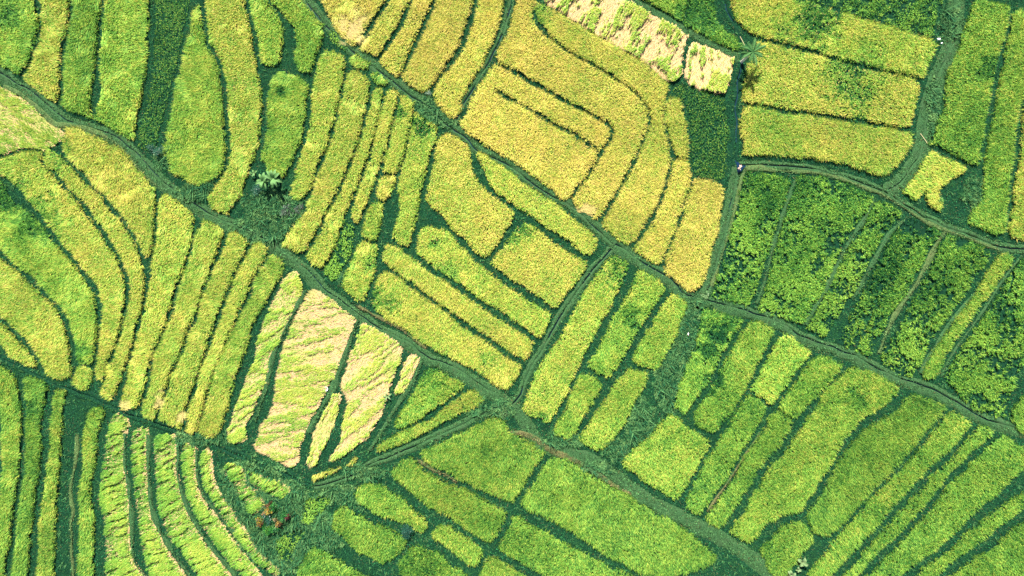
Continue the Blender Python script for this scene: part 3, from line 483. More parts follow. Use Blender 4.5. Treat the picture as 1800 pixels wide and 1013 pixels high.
def grow_rice(pl):
    P, r = pl['P'], pl['val']
    cen = P.mean(0)
    pv = rng.uniform(.85, 1.2); pb = rng.uniform(.93, 1.06) * (.90 if cen[1] < -22 else 1)
    if cen[0] > 38 and pl['style'] == 'r': r += .02 if cen[1] < 0 else 0
    if pl['style'] == 'r' and -34 < cen[0] < 16 and -14 < cen[1] < 28 and .4 < r < .7: r += .05
    if pl['style'] == 'r' and cen[1] < -22 and cen[0] < 38: r -= .06
    st = pl['style']
    s, nb = .25, 8
    H = .98
    if st == 'k': H, s, nb = .38, .25, 8
    if st == 'd': H, nb = .85, 8
    if st == 'w': H, s, nb = .58, .27, 6
    Q = scatter(P, s)
    dist, nv = poly_dist(Q, P)
    x, y = Q[:, 0], Q[:, 1]
    rag = (vnoise(x, y, .8, 3) - .5) * .36 + (vnoise(x, y, .33, 4) - .5) * .28
    gz, fl = spots(Q, GREEN), spots(Q, FLAT)
    big = fbm(x, y, 5.0, 9); mid = fbm(x, y, 1.4, 17)
    keep = dist > rag + .08
    hole = np.zeros(len(Q))
    if st == 'd':
        hole = sstep(.51, .61, fbm(x, y, 2.8, 31) * .5 + fbm(x, y, .55, 37) * .5 + (.25 - r) * .25)
        keep &= rng.random(len(Q)) > hole * .66 + .06
    if st == 'w':
        hole = sstep(.54, .68, fbm(x, y, 1.2, 41))
        keep &= rng.random(len(Q)) > hole * .6
    keep &= rng.random(len(Q)) > gz * .30 + max(0, .55 - r) * .35
    Q, dist, nv, gz, fl, big, mid, hole = (a[keep] for a in (Q, dist, nv, gz, fl, big, mid, hole))
    x, y = Q[:, 0], Q[:, 1]
    n = len(Q)
    h = H * (.84 + .30 * mid) * (1 - .30 * gz) * (1 - .55 * fl) * (1 - .5 * hole)
    h *= .94 + .06 * sstep(0, .4, dist)
    rip = r - .005 + (big - .5) * .22 + (mid - .5) * .25
    if st == 'k': rip = .13 + (mid - .5) * .25
    if st == 'd': rip = r + .05 - .22 * hole + (big - .5) * .6 + (5 - y) * .009
    if st == 'w': rip = r + (mid - .5) * .6 - .2 * hole
    rip = rip - .42 * gz
    # an unripe rim shows on some edges
    rr = np.repeat
    N = n * nb
    ed = rr(dist < .30, nb)
    ang = rng.uniform(0, 2 * math.pi, N)
    out_ang = np.arctan2(rr(nv[:, 1], nb), rr(nv[:, 0], nb))
    wind = rr(fbm(x, y, 9.0, 131) * 5 + fbm(x, y, 2.0, 133) * 3, nb)
    ang = np.where(rng.random(N) < .40, wind + rng.normal(0, .35, N), ang)
    lean = ed & (rng.random(N) < .55)
    ang = np.where(lean, out_ang + rng.normal(0, .6, N), ang)
    el = np.radians(rng.uniform(8, 66, N))
    hh = rr(h, nb)
    L = hh * rng.uniform(.34, .62, N)
    z0 = hh * rng.uniform(.36, .58, N)
    z0 = np.where(ed, hh * rng.uniform(.02, .5, N), z0)
    el = np.where(ed, np.radians(rng.uniform(25, 80, N)), el)
    L = np.where(ed, hh * rng.uniform(.40, .78, N), L)
    w = rng.uniform(.055, .105, N) * pv
    L = L * (2 - pv)
    if st in 'dw': w = rng.uniform(.08, .15, N)
    if st == 'k': w = rng.uniform(.05, .10, N); L *= 1.4
    ff = rr(fl, nb)
    el = np.where(ff > .4, np.radians(rng.uniform(-2, 16, N)), el)
    ang = np.where(ff > .4, 2.5 + rng.normal(0, .5, N), ang)
    L = np.where(ff > .4, rng.uniform(.5, .9, N), L)
    thr = rr(sstep(.60, .72, fbm(x * .8 + y * .5, y * 1.3 - x * .6, 2.2, 141 + int(abs(cen[0])) % 7)), nb) * (1.0 if cen[0] < -20 else .55) * (st == 'r')
    el = np.where(thr > rng.random(N), np.radians(rng.uniform(0, 22, N)), el)
    ang = np.where(thr > rng.random(N), wind + rng.normal(0, .25, N), ang)
    L = L * (1 + .35 * thr)
    cx = rr(x, nb) + rng.normal(0, .06, N); cy = rr(y, nb) + rng.normal(0, .06, N)
    cap = .52 if st == 'd' else .50 if st == 'w' else .60 if r < .42 else 1.0
    spk = rng.random(N) < .04
    tt = (rr(rip, nb) + rng.normal(0, .105 + max(0, .5 - r) * .26, N) + rr(rng.normal(0, .07, n), nb))
    C = ripe_color(np.where(spk, tt, np.minimum(tt, cap)), rng.uniform(.74, 1.22, N) * pb)
    if st == 'r' and r > .55:                       # drooping ripe ears
        ear = rng.random(N) < (r - .45) * .35
        C[ear] = np.array([.66, .50, .16]) * rng.uniform(.8, 1.2, (ear.sum(), 1))
    straw = np.array([.60, .48, .21]) * rng.uniform(.8, 1.15, (N, 1))
    C = C * (1 - ff[:, None] * .85) + straw * ff[:, None] * .85
    V = blades(cx, cy, z0, ang, el, L, w)
    return V, C

def grow_lodged(pl):
    """rice beaten flat by wind: straw mat plus ridges of still green tufts"""
    P, a0, st = pl['P'], math.radians(pl['val']), pl['style']
    leafy = .22 if pl['label'].startswith(('pale flattened', 'long lodged')) else 0.
    s = .22
    Q = scatter(P, s)
    dist, nv = poly_dist(Q, P)
    x, y = Q[:, 0], Q[:, 1]
    k = dist > (vnoise(x, y, .6, 3) - .5) * .4 + .08
    Q, dist, nv, x, y = Q[k], dist[k], nv[k], x[k], y[k]
    n = len(Q)
    sw = (fbm(x, y, 4.0, 51) - .5) * (1.6 if st == 'l' else .7)
    da = a0 + sw
    ux, uy = np.cos(a0), np.sin(a0)
    u, v = x * ux + y * uy, -x * uy + y * ux
    warp = (fbm(x, y, 2.5, 61) - .5)
    if st == 'c':   rid = fbm(u * .16 + warp * .7, v + warp * 1.0, .66, 71) * .7 + fbm(x, y, 3., 72) * .3
    elif st == 's': rid = fbm(u * .32 + warp * 1.6, v + warp * 1.6, .95, 73)
    else:           rid = fbm(u * .16 + warp * 1.5, v + warp * 1.6, .62, 75) * .65 + fbm(u * .4, v, 2.4, 76) * .35
    big = fbm(x, y, 6, 77)
    lo, hi = {'c': (.40, .56), 's': (.47, .58), 'l': (.43, .62)}[st]
    g = sstep(lo, hi, rid + (big - .5) * .25)
    if st == 'c':                                   # the comb: bases at the right edge show as straw
        e = -nv[:, 0]
        g *= np.where(nv[:, 0] > .3, sstep(.1, .9, dist), 1)
    drop = {'c': .50, 's': .0, 'l': .10}[st] * (1 - g) * (1 - sstep(.40, .52, fbm(x, y, 1.1, 79)) * .6)
    if st == 'c': drop *= np.where((nv[:, 0] > .3) & (dist < .9), .2, 1)
    k2 = rng.random(n) > drop
    x, y, da, g, big, nv, dist, n = x[k2], y[k2], da[k2], g[k2], big[k2], nv[k2], dist[k2], int(k2.sum())
    base = np.where((nv[:, 0] > .3), (1 - sstep(.1, .7, dist)) * sstep(.35, .55, fbm(x, y, .9, 83)), 0) if st == 'c' else 0
    nb = 7
    N = n * nb; rr = np.repeat
    G = rr(g, nb)
    green = rng.random(N) < {'c': (.68 + .3 * G) * (1 - rr(base, nb) * .8) if st == 'c' else 0, 's': .05 + .80 * G, 'l': .06 + .70 * G + leafy}[st]
    z = .10 + (.50 if st == 's' else .26) * G + rng.uniform(-.06, .08, N)
    if st == 'c': z = .06 + .50 * G + rng.uniform(-.05, .08, N)
    ang = rr(da, nb) + rng.normal(0, .28, N)
    el = np.radians(np.where(green, rng.uniform(5, 50, N), rng.uniform(-6, 12, N)))
    L = np.where(green, rng.uniform(.3, .6, N), rng.uniform(.5, 1.0, N))
    w = np.where(green, rng.uniform(.08, .14, N), rng.uniform(.06, .12, N))
    shade = rng.uniform(.8, 1.18, N)
    t = .46 + .10 * G + rng.normal(0, .11, N) + (rr(big, nb) - .5) * .3
    if st == 'c': t = t - .05 - .16 * rr(np.where(nv[:, 0] < -.2, 1 - sstep(.2, 1.4, dist), 0), nb)
    Cg = ripe_color(t, shade)
    Cs = np.where(rng.random(N)[:, None] < .36, np.array([.56, .36, .21]), np.array([.59, .45, .20])) * shade[:, None]
    if st == 'l':
        mix = rr(sstep(.45, .7, fbm(x, y, 3.0, 81)), nb)[:, None] * .55
        Cs = Cs * (1 - mix) + np.array([.36, .42, .09]) * shade[:, None] * mix
    C = np.where(green[:, None], Cg, Cs)
    cx = rr(x, nb) + rng.normal(0, .08, N) - np.cos(ang) * L * .4
    cy = rr(y, nb) + rng.normal(0, .08, N) - np.sin(ang) * L * .4
    V = blades(cx, cy, z, ang, el, L, w).reshape(-1, 3, 3)
    gm = green
    return (V[~gm].reshape(-1, 3), C[~gm]), (V[gm].reshape(-1, 3), C[gm])

# ------------------------------------------------------------------ survey data: tracks and ditches
# name, width, material, ditch offset (left positive) or None, ditch width, line
TRACKS = [
 ("track", 3.0, M_PATH, 0.35, round(.34 * .78, 3), "00 -300,420 0,535 100,590 200,650 330,760 450,850 620,900 830,985 01 950,80 1100,240 1200,330 1350,430 1500,520 1700,610 1800,650 11 180,760 300,860 400,950 12 480,30 650,140 850,290 1050,390 1200,490 1400,580 1550,670 1700,770 1800,820"),
 ("track", 3.2, M_PATH, None, 0, "12 1800,820 22 60,900 23 200,90 350,140 600,225 750,330 900,450 1100,560 1300,660 1500,770 1700,900 1800,990 2000,1180"),
 ("track", 2.6, M_PATH, -0.2, round(.36 * .78, 3), "10 150,-250 350,0 480,160 650,330 850,480 1000,600 1200,740 1380,900 1500,985 11 1530,20 1800,155 21 200,310 400,425 560,560 720,710"),
 ("track", 2.7, M_PATH, 0.3, round(.40 * .78, 3), "21 720,710 900,830 1100,960 22 1200,45 1400,100 1600,160 1800,225 32 100,270 300,385 500,445 700,540 900,645 1100,700 1300,800 1500,925 1800,1020 33 2000,120"),
 ("track", 1.5, M_PATH, 0.1, round(.45 * .78, 3), "10 1810,-250 1790,0 1760,150 1710,290 1600,490 1500,660 1440,760 1380,895"),
 ("track", 2.0, M_PATH, None, 0, "20 600,-100 830,5 1000,90 1200,210 1400,310 1560,395 1600,420"),
 ("track", 1.9, M_GROUND, 0.1, round(.55 * .78, 3), "20 1485,-200 1490,0 1530,120 1600,250 1615,400 1590,560 1570,750 1580,1000 21 1570,100 1590,170"),
 ("track", 2.6, M_PATH, 0.2, round(.36 * .78, 3), "21 1590,170 1560,290 1530,450 1490,620 1440,800 1385,1000 22 1330,80 1300,130"),
 ("bank", .75, M_PALE, None, 0, "21 1640,180 1600,300 1560,490 1500,700 1450,860 1405,1000"),
 ("track", 2.2, M_PATH, 0.1, round(.40 * .78, 3), "21 1600,150 1700,150 31 0,155 150,165 300,180 450,215 600,262 700,300 800,335 950,430 1150,545 1400,640 1650,730 1800,745 2000,760"),
 ("bank", .8, M_PALE, None, 0, "21 1640,175 1760,172 31 0,180 150,195 300,200 450,228 600,278 700,318 800,355 950,450 1150,568 1400,662 1620,745"),
 ("track", 3.6, M_PATH, -0.1, round(.30 * .78, 3), "30 1345,-200 1325,0 1310,200 1260,380 1200,520 1150,680 1115,830 1090,1000 31 1060,90 1000,180 930,270 830,335"),
 ("track", 2.2, M_GROUND, 0.0, round(.34 * .78, 3), "02 -250,400 0,490 200,580 400,680 550,730 700,790 850,865 1000,915 1250,995 03 1450,60 1600,140 1800,215 13 150,265 300,340 410,390"),
 ("track", 2.0, M_PATH, 0.0, round(.32 * .78, 3), "13 410,390 560,350 700,295 850,210 1000,150 1300,20 12 1480,940 1660,855 1750,815"),
 ("track", 1.9, M_PATH, 0.0, round(.42 * .78, 3), "21 700,745 620,830 540,920 480,1010 22 400,120 340,200 230,400 110,600 60,740 0,830"),
 ("bank", 1.1, M_RUST, None, 0, "12 1740,850 23 -60,0 80,15 160,45 240,110 320,150 400,180 480,220 560,270 630,320 700,370 770,410 830,440"),
 ("bank", .7, M_RUST, None, 0, "13 1150,205 1200,240 1250,270 1330,300 1410,352"),
 ("bank", .9, M_PALE, None, 0, "00 30,610 150,665 240,740 320,810 400,880 460,880 620,910 01 850,20 900,80 960,160 1040,240 1100,290"),
 ("bank", .6, M_RUST, None, 0, "12 720,130 830,190 930,240 1020,290 1120,370 1190,420"),
 ("bank", .4, M_RUST, None, 0, "23 1740,10 1690,90 1590,240 1510,360 1440,460 1370,560"),
 ("bank", .7, M_PALE, None, 0, "03 545,20 540,160 520,290 500,400 505,500 520,560 500,650 510,740 505,840 515,940 520,1180"),
 ("bank", .8, M_PATH, None, 0, "31 970,520 900,590 850,640 790,740 740,830 680,930 650,1000 32 600,70"),
 ("bank", .9, M_PALE, None, 0, "31 1240,620 1180,710 1130,820 1080,910 1030,1000 32 930,130 850,270 780,460"),
 ("bank", .5, M_PATH, None, 0, "31 1780,790 1700,890 1620,1000 32 1540,120 1410,300 1310,440 1250,540 1215,620"),
 ("bank", .8, M_PATH, None, 0, "31 200,235 160,350 120,450 90,560 40,700 10,830 21 1770,980 22 1720,110"),
 ("bank", .9, M_PATH, None, 0, "31 740,400 680,530 600,640 540,740 490,850 430,980 32 380,60 300,180 260,260"),
 ("bank", .8, M_PATH, None, 0, "32 1450,40 1370,140 1270,260 1180,400 1110,520 1070,600"),
 ("bank", 1.1, M_PATH, None, 0, "12 720,225 680,330 640,430 610,520 570,620 540,720 470,830 420,920 370,1010"),
 ("bank", 1.1, M_PATH, None, 0, "12 345,20 280,150 220,260 170,370 120,480 90,610 70,700 40,800 0,930"),
 ("bank", .9, M_PATH, None, 0, "12 1170,510 1120,620 1080,700 1010,800 960,880 890,1000 13 800,130"),
 ("bank", .8, M_PATH, None, 0, "03 880,10 880,120 880,250 900,340 910,440 925,560 930,700 935,830 960,930 1020,1012 1130,1180"),
 ("bank", .8, M_PATH, None, 0, "03 1050,20 1045,120 1045,250 1055,400 1070,540 1110,660 1150,740 1220,850 1300,960 1450,1180"),
 ("bank", .8, M_PATH, None, 0, "03 1255,60 1255,180 1250,300 1280,420 1320,540 1380,650 1450,760 1560,900 1660,1012"),
 ("bank", .7, M_PATH, None, 0, "03 1385,120 1385,250 1400,360 1450,470 1540,580 1640,700 1740,830 1800,900"),
]
RIB = []
for nm, W, m, off, dw, spec in TRACKS:
    RIB.append(dict(name=nm, W=W * .86, mat=m, off=off, dw=dw, P=smooth_loop(ground_xy(plan(spec)), closed=False, step=.6, corner=70)))

def crown(u, W, top):
    """height over the bed at lateral offset u of a track of width W"""
    return top * (1 - sstep(.55, 1.0, np.abs(u) / (W / 2))) - .08 * sstep(.9, 1.0, np.abs(u) / (W / 2))

# ------------------------------------------------------------------ ground
GX0, GX1, GY0, GY1, GS = -104., 104., -66., 66., .5
xs = np.arange(GX0, GX1 + .01, GS); ys = np.arange(GY0, GY1 + .01, GS)
gx, gy = np.meshgrid(xs, ys)
GQ = np.stack([gx.ravel(), gy.ravel()], -1)
MS = .2                                     # fine occupancy raster of the plots
mx_, my_ = np.arange(GX0, GX1, MS), np.arange(GY0, GY1, MS)
PLOTMASK = np.zeros((len(my_), len(mx_)), np.float32)
for pl in PLOTS:
    lo, hi = pl['P'].min(0), pl['P'].max(0)
    ia, ib = np.clip(np.searchsorted(mx_, [lo[0], hi[0]]), 0, len(mx_))
    ja, jb = np.clip(np.searchsorted(my_, [lo[1], hi[1]]), 0, len(my_))
    if ib <= ia or jb <= ja: continue
    ax, ay = np.meshgrid(mx_[ia:ib], my_[ja:jb])
    dd = poly_inside(np.stack([ax.ravel(), ay.ravel()], -1), pl['P'])
    PLOTMASK[ja:jb, ia:ib] = np.maximum(PLOTMASK[ja:jb, ia:ib], dd.reshape(ax.shape))
def in_plot(Q):
    i = np.clip(((Q[:, 0] - GX0) / MS).round().astype(int), 0, len(mx_) - 1)
    j = np.clip(((Q[:, 1] - GY0) / MS).round().astype(int), 0, len(my_) - 1)
    return PLOTMASK[j, i] > .5

def near_track(Q):
    """best crown height, lateral ratio, index of track at points"""
    top = np.full(len(Q), -9.); idx = np.full(len(Q), -1); offs = np.zeros(len(Q))
    for k, rb in enumerate(RIB):
        P = rb['P']; W = rb['W']
        bb = (Q[:, 0] > P[:, 0].min() - W) & (Q[:, 0] < P[:, 0].max() + W) & (Q[:, 1] > P[:, 1].min() - W) & (Q[:, 1] < P[:, 1].max() + W)
        w = np.where(bb)[0]
        if not len(w): continue
        dd, off = line_dist(Q[w], P)
        m = dd < W / 2
        z = crown(off, W, TOP(rb, k))
        m &= z > top[w]
        top[w[m]] = z[m]; idx[w[m]] = k; offs[w[m]] = off[m]
    return top, idx, offs
def TOP(rb, k): return (.16 if rb['name'] == 'track' else .20) + .003 * k

def base_z(x, y): return .05 * (fbm(x, y, 3.0, 91) - .5) + .05 * (fbm(x, y, .9, 93) - .5)
gz_ = base_z(GQ[:, 0], GQ[:, 1])
gz_ += np.where(in_plot(GQ), -.06, .05)
_t, _i, _o = near_track(GQ)
under = np.zeros(len(GQ), bool)
for k, rb in enumerate(RIB):
    m = (_i == k) & (np.abs(_o) < rb['W'] / 2 - .38)
    under |= m
gz_ = np.where(under, -.42, gz_)
nx, ny = len(xs), len(ys)
ii = np.arange(nx * ny).reshape(ny, nx)
F = np.stack([ii[:-1, :-1].ravel(), ii[:-1, 1:].ravel(), ii[1:, 1:].ravel(), ii[1:, :-1].ravel()], -1)
V = np.concatenate([GQ, gz_[:, None]], 1)
# skirt out towards the horizon
R = 900.
ring = np.array([(GX0, GY0), (GX1, GY0), (GX1, GY1), (GX0, GY1)])
b = len(V)
V = np.concatenate([V, [(x, y, -.02) for x, y in ring], [(-R, -R, -.4), (R, -R, -.4), (R, R, -.4), (-R, R, -.4)]])
F = np.concatenate([F, [(b + k + 4, b + (k + 1) % 4 + 4, b + (k + 1) % 4, b + k) for k in range(4)]])
tag(obj("ground", new_mesh("ground", V, F, M_GROUND, smooth=True)), kind='structure')

# tracks, banks and ditches as raised ribbons
for k, rb in enumerate(RIB):
    P, W = rb['P'], rb['W']
    T = np.gradient(P, axis=0); T /= np.linalg.norm(T, axis=1)[:, None] + 1e-9
    Nn = np.stack([-T[:, 1], T[:, 0]], -1)
    us = list(np.linspace(-W / 2, W / 2, 9 if rb['name'] == 'track' else 7))
    dof, dw = rb['off'], rb['dw']
    if dof is not None:
        us = [u for u in us if abs(u - dof) > dw / 2 + .12] + [dof - dw / 2, dof - dw / 2 + .07, dof + dw / 2 - .07, dof + dw / 2]
        us.sort()
    us = np.array(us)
    n, m = len(P), len(us)
    arc = np.arange(n) * .6
    wob = (vnoise(arc, arc * 0 + k * 7.3, 2.2, 5) - .5) * 1.3 + (vnoise(arc, arc * 0 + k * 5.3, .7, 6) - .5) * .35
    wid = 1 + (vnoise(arc, arc * 0 + k * 3.1, 2.4, 8) - .5) * (.5 if rb['name'] == 'track' else 1.9) + (vnoise(arc, arc * 0 + k * 9.1, .8, 9) - .5) * .35
    wid = np.maximum(wid, .06)
    UU = us[None, :] * wid[:, None]
    Z = np.tile(crown(us, W, TOP(rb, k)), (n, 1))
    if dof is not None:
        ditch = np.abs(us - dof) < dw / 2 - .05
        UU = np.where((np.abs(us - dof) < dw / 2 + .01)[None, :], us[None, :] + 0 * UU, UU) + wob[:, None] * .35
        Z[:, ditch] = (.10 - .40 * sstep(.36, .52, vnoise(arc, arc * 0 + k * 2.7, 3.5, 12)))[:, None]
    XY = P[:, None, :] + Nn[:, None, :] * UU[..., None]
    Z = Z + (fbm(XY[..., 0], XY[..., 1], .8, 95) - .5) * .16
    Vv = np.concatenate([XY, Z[..., None]], -1).reshape(-1, 3)
    jj = np.arange(n * m).reshape(n, m)
    Ff = np.stack([jj[:-1, :-1].ravel(), jj[1:, :-1].ravel(), jj[1:, 1:].ravel(), jj[:-1, 1:].ravel()], -1)[:, ::-1]
    o = obj(rb['name'], new_mesh(rb['name'], Vv, Ff, rb['mat'], smooth=False)); tag(o, kind='structure')
    if dof is not None:
        hw = dw / 2 - .03
        cu = dof + wob * .35
        Vw = np.concatenate([np.concatenate([P + Nn * (cu - hw)[:, None], np.full((n, 1), -.14)], 1),
                             np.concatenate([P + Nn * (cu + hw)[:, None], np.full((n, 1), -.14)], 1)])
        a = np.arange(n - 1)
        Fw = np.stack([a, a + n, a + n + 1, a + 1], -1)[:, ::-1]
        tag(obj("ditch_water", new_mesh("ditch_water", Vw, Fw, M_WATER, smooth=True)), kind='structure')

# ------------------------------------------------------------------ rice plots
RICE_TRIS = 0
for pl in PLOTS:
    st = pl['style']
    if st in 'lsc':
        (Va, Ca), (Vb, Cb) = grow_lodged(pl)
        c0 = pl['P'].mean(0)
        off = np.array([c0[0], c0[1], 0])
        root = empty("lodged_rice_plot", (c0[0], c0[1], 0))
        o1 = obj("flattened_straw", tri_mesh("flattened_straw", Va - off, Ca, M_STRAW), root)
        o2 = obj("green_tufts", tri_mesh("green_tufts", Vb - off, Cb, M_RICE), root)
        o1["kind"] = 'stuff'; o2["kind"] = 'stuff'
        tag(root, pl['label'], 'rice field', 'plots of lodged rice')
        RICE_TRIS += (len(Va) + len(Vb)) // 3
    else:
        Va, Ca = grow_rice(pl)
        c0 = pl['P'].mean(0); off = np.array([c0[0], c0[1], 0])
        o = obj("rice_plot", tri_mesh("rice_plot", Va - off, Ca, M_RICE), loc=(c0[0], c0[1], 0))
        tag(o, pl['label'], 'rice field', 'plots of standing rice')
        RICE_TRIS += len(Va) // 3

# ------------------------------------------------------------------ grass on banks and tracks
s = .27
gxx, gyy = np.meshgrid(np.arange(-98, 98, s), np.arange(-58, 58, s))
Q = np.stack([gxx.ravel(), gyy.ravel()], -1) + rng.uniform(-.13, .13, (gxx.size, 2))
Q = Q[~in_plot(Q)]
top, idx, offs = near_track(Q)
WEEDY = [(1205, 590, 30, 75), (1175, 670, 28, 70), (1130, 750, 30, 50), (1085, 790, 30, 25), (505, 865, 45, 30), (545, 900, 35, 40), (575, 940, 30, 35), (560, 985, 30, 30),
         (515, 375, 25, 25), (480, 360, 60, 30), (470, 400, 60, 22), (455, 415, 40, 20), (755, 190, 26, 26), (780, 210, 24, 20), (440, 900, 25, 30), (290, 285, 25, 20), (345, 335, 40, 20), (610, 490, 20, 14), (840, 715, 30, 20), (880, 720, 26, 20), (1225, 530, 26, 16), (1720, 340, 35, 30), (350, 770, 80, 14), (1665, 40, 20, 40), (520, 905, 60, 60), (470, 900, 55, 60), (470, 950, 50, 40), (530, 950, 40, 40), (420, 860, 40, 50), (450, 830, 60, 30), (500, 980, 40, 30), (600, 870, 40, 20), (640, 830, 40, 16), (1640, 190, 16, 60), (990, 770, 40, 20), (1040, 830, 40, 24)]
weed = np.zeros(len(Q))
for x, y, rx, ry in WEEDY:
    c = ground_xy((x, y)); dx = (Q - c) / (np.array([rx, ry]) * U)
    weed = np.maximum(weed, 1 - sstep(.5, 1.1, np.linalg.norm(dx, axis=1) + (vnoise(Q[:, 0], Q[:, 1], 1., 3) - .5) * .6))
in_ditch = np.zeros(len(Q), bool); mtype = np.zeros(len(Q), int)
for k, rb in enumerate(RIB):
    m = idx == k
    if rb['off'] is not None: in_ditch |= m & (np.abs(offs - rb['off']) < rb['dw'] / 2 + .08)
    mtype[m] = {M_GROUND: 0, M_PATH: 1, M_PALE: 2, M_RUST: 3}[rb['mat']]
keep = ~in_ditch
Q, top, idx, weed, mtype = Q[keep], top[keep], idx[keep], weed[keep], mtype[keep]
n = len(Q); nb = 4
x, y = Q[:, 0], Q[:, 1]
z = np.maximum(base_z(x, y) + .03, np.where(idx >= 0, top, -9))
CG = np.array([(.020, .104, .036), (.058, .148, .050), (.100, .170, .060), (.150, .130, .060)])
rr = np.repeat
N = n * nb
Wd = rr(weed, nb)
tall = rng.uniform(.10, .24, N) * (1 + 1.5 * Wd * rr(fbm(x, y, 1.0, 97), nb) * 2)
tall = np.where(rr(idx, nb) >= 0, tall * .8, tall)
Cc = CG[rr(mtype, nb)] * np.clip(np.exp(rng.normal(-.25, .70, (N, 1))), .2, 2.6)
patch = rr(fbm(x, y, 2.4, 99), nb)[:, None]
Cc = Cc * (.72 + .56 * patch)
dry = (rng.random((N, 1)) < .07) & (patch > .42)
Cc = np.where(dry, np.array([.160, .150, .062]) * rng.uniform(.5, 1.2, (N, 1)), Cc)
bigw = rr(rng.random(n) < .05, nb)
tall = np.where(bigw, tall * 2.4, tall)
Cc = np.where(bigw[:, None], np.array([.070, .180, .060]) * rng.uniform(.6, 1.3, (N, 1)), Cc)
gr = rr(fbm(x, y, 1.6, 101), nb)[:, None]
Cc = np.where(rr(mtype, nb)[:, None] == 0, Cc * (1 - sstep(.5, .7, gr) * .6) + np.array([.030, .120, .034]) * sstep(.5, .7, gr) * .6, Cc)
Cc = Cc * (1 - Wd[:, None] * .75) + np.where(rng.random((N, 1)) < .5, np.array([.085, .200, .070]), np.array([.016, .090, .042])) * rng.uniform(.7, 1.3, (N, 1)) * Wd[:, None] * .75
V = blades(rr(x, nb) + rng.normal(0, .07, N), rr(y, nb) + rng.normal(0, .07, N), rr(z, nb) - .02 + tall * .3 * Wd, rng.uniform(0, 6.283, N), np.radians(rng.uniform(10, 60, N)), tall * 1.7, rng.uniform(.07, .15, N) * (1 + .5 * Wd))
# taller weeds in the neglected corners
wk = np.where((weed > .35))[0]
wk = np.repeat(wk, 2); wn_ = len(wk)
wx = x[wk] + rng.uniform(-.14, .14, wn_); wy = y[wk] + rng.uniform(-.14, .14, wn_)
hol = ground_xy((484, 906))
ok = (fbm(wx, wy, 1.3, 121) > .40) & (np.hypot(wx - hol[0], wy - hol[1]) > 2.9)
wx, wy, wz = wx[ok], wy[ok], z[wk][ok]; wn_ = len(wx); nb2 = 5; N2 = wn_ * nb2
hw_ = rr(rng.uniform(.15, .50, wn_) * (.5 + vnoise(wx, wy, .9, 123)), nb2)
V2 = blades(rr(wx, nb2) + rng.normal(0, .06, N2), rr(wy, nb2) + rng.normal(0, .06, N2), rr(wz, nb2) + hw_ * .4, rng.uniform(0, 6.283, N2), np.radians(rng.uniform(5, 60, N2)), hw_ * .8, rng.uniform(.06, .13, N2))
tone = rr(vnoise(wx, wy, 1.1, 125), nb2)[:, None]
C2 = (np.array([.050, .200, .075]) * (1 - tone) + np.array([.210, .370, .120]) * tone) * rng.uniform(.6, 1.3, (N2, 1))
V = np.concatenate([V, V2]); Cc = np.concatenate([Cc, C2])
tag(obj("grass", tri_mesh("grass", V, Cc, M_GRASS)), "short teal green grass and weeds on the banks and tracks", "grass", kind='stuff')


# ------------------------------------------------------------------ broad-leaved plants, palm, shrubs
M_BANANA = mat_noise("banana_leaf", (.085, .210, .060), (.160, .290, .110), 3.0, rough=.6, bump=.2, trans=.25, spec=.05)
M_PALELEAF = mat_noise("pale_leaf", (.14, .24, .09), (.22, .30, .14), 3.0, rough=.6, bump=.2, trans=.25)
M_STEM = mat_noise("fibrous_stem", (.10, .09, .05), (.18, .15, .08), 6.0)
M_BARK = mat_noise("pale_bark", (.50, .45, .36), (.70, .64, .54), 7.0, bump=.5)
M_FROND = mat_noise("palm_leaflet", (.020, .100, .035), (.110, .230, .070), .9, rough=.45, trans=.2)
M_LEAF = mat_leaf("shrub_leaves", .2, .4, .4)

def banana_leaf(L, W, rise, droop):
    mb = MB(); n = 8
    rows = []
    for i in range(n + 1):
        t = i / n
        r = L * (t * .95); z = rise * math.sin(t * 2.2) * L - droop * L * t * t
        w = W * (math.sin(math.pi * min(1, .08 + t * .94)) ** .6) * .5 + .02
        rows.append([(r, -w, z + w * .18 + random.uniform(-.02, .02)), (r, 0, z - .02), (r, w, z + w * .18 + random.uniform(-.02, .02))])
    for i in range(n):
        for k in range(2):
            mb.quad(rows[i][k], rows[i + 1][k], rows[i + 1][k + 1], rows[i][k + 1])
    return mb

def banana(name, at, z, n, L, W, stem_h, mat, label, cat, rot=0, group=None):
    x, y = ground_xy(at)
    root = empty(name, (x, y, z))
    mb = MB(); mb.tube([(0, 0, -.1), (.02, 0, stem_h * .5), (.03, .02, stem_h + .05)], [.13, .10, .06], 10)
    mb.build("stem", M_STEM, root)
    for k in range(n):
        a = rot + k * 2.399 + random.uniform(-.25, .25)
        t = k / n
        mb = banana_leaf(L * random.uniform(.8, 1.08), W * random.uniform(.85, 1.15), .25 + .40 * t, .30 * (1 - t * .6))
        o = mb.build("leaf", mat, root)
        o.location = (.04 * math.cos(a), .04 * math.sin(a), stem_h * (.82 + .18 * t) + .03 * k)
        o.rotation_euler = (random.uniform(-.18, .18), 0, a)
    tag(root, label, cat, group)
    return root

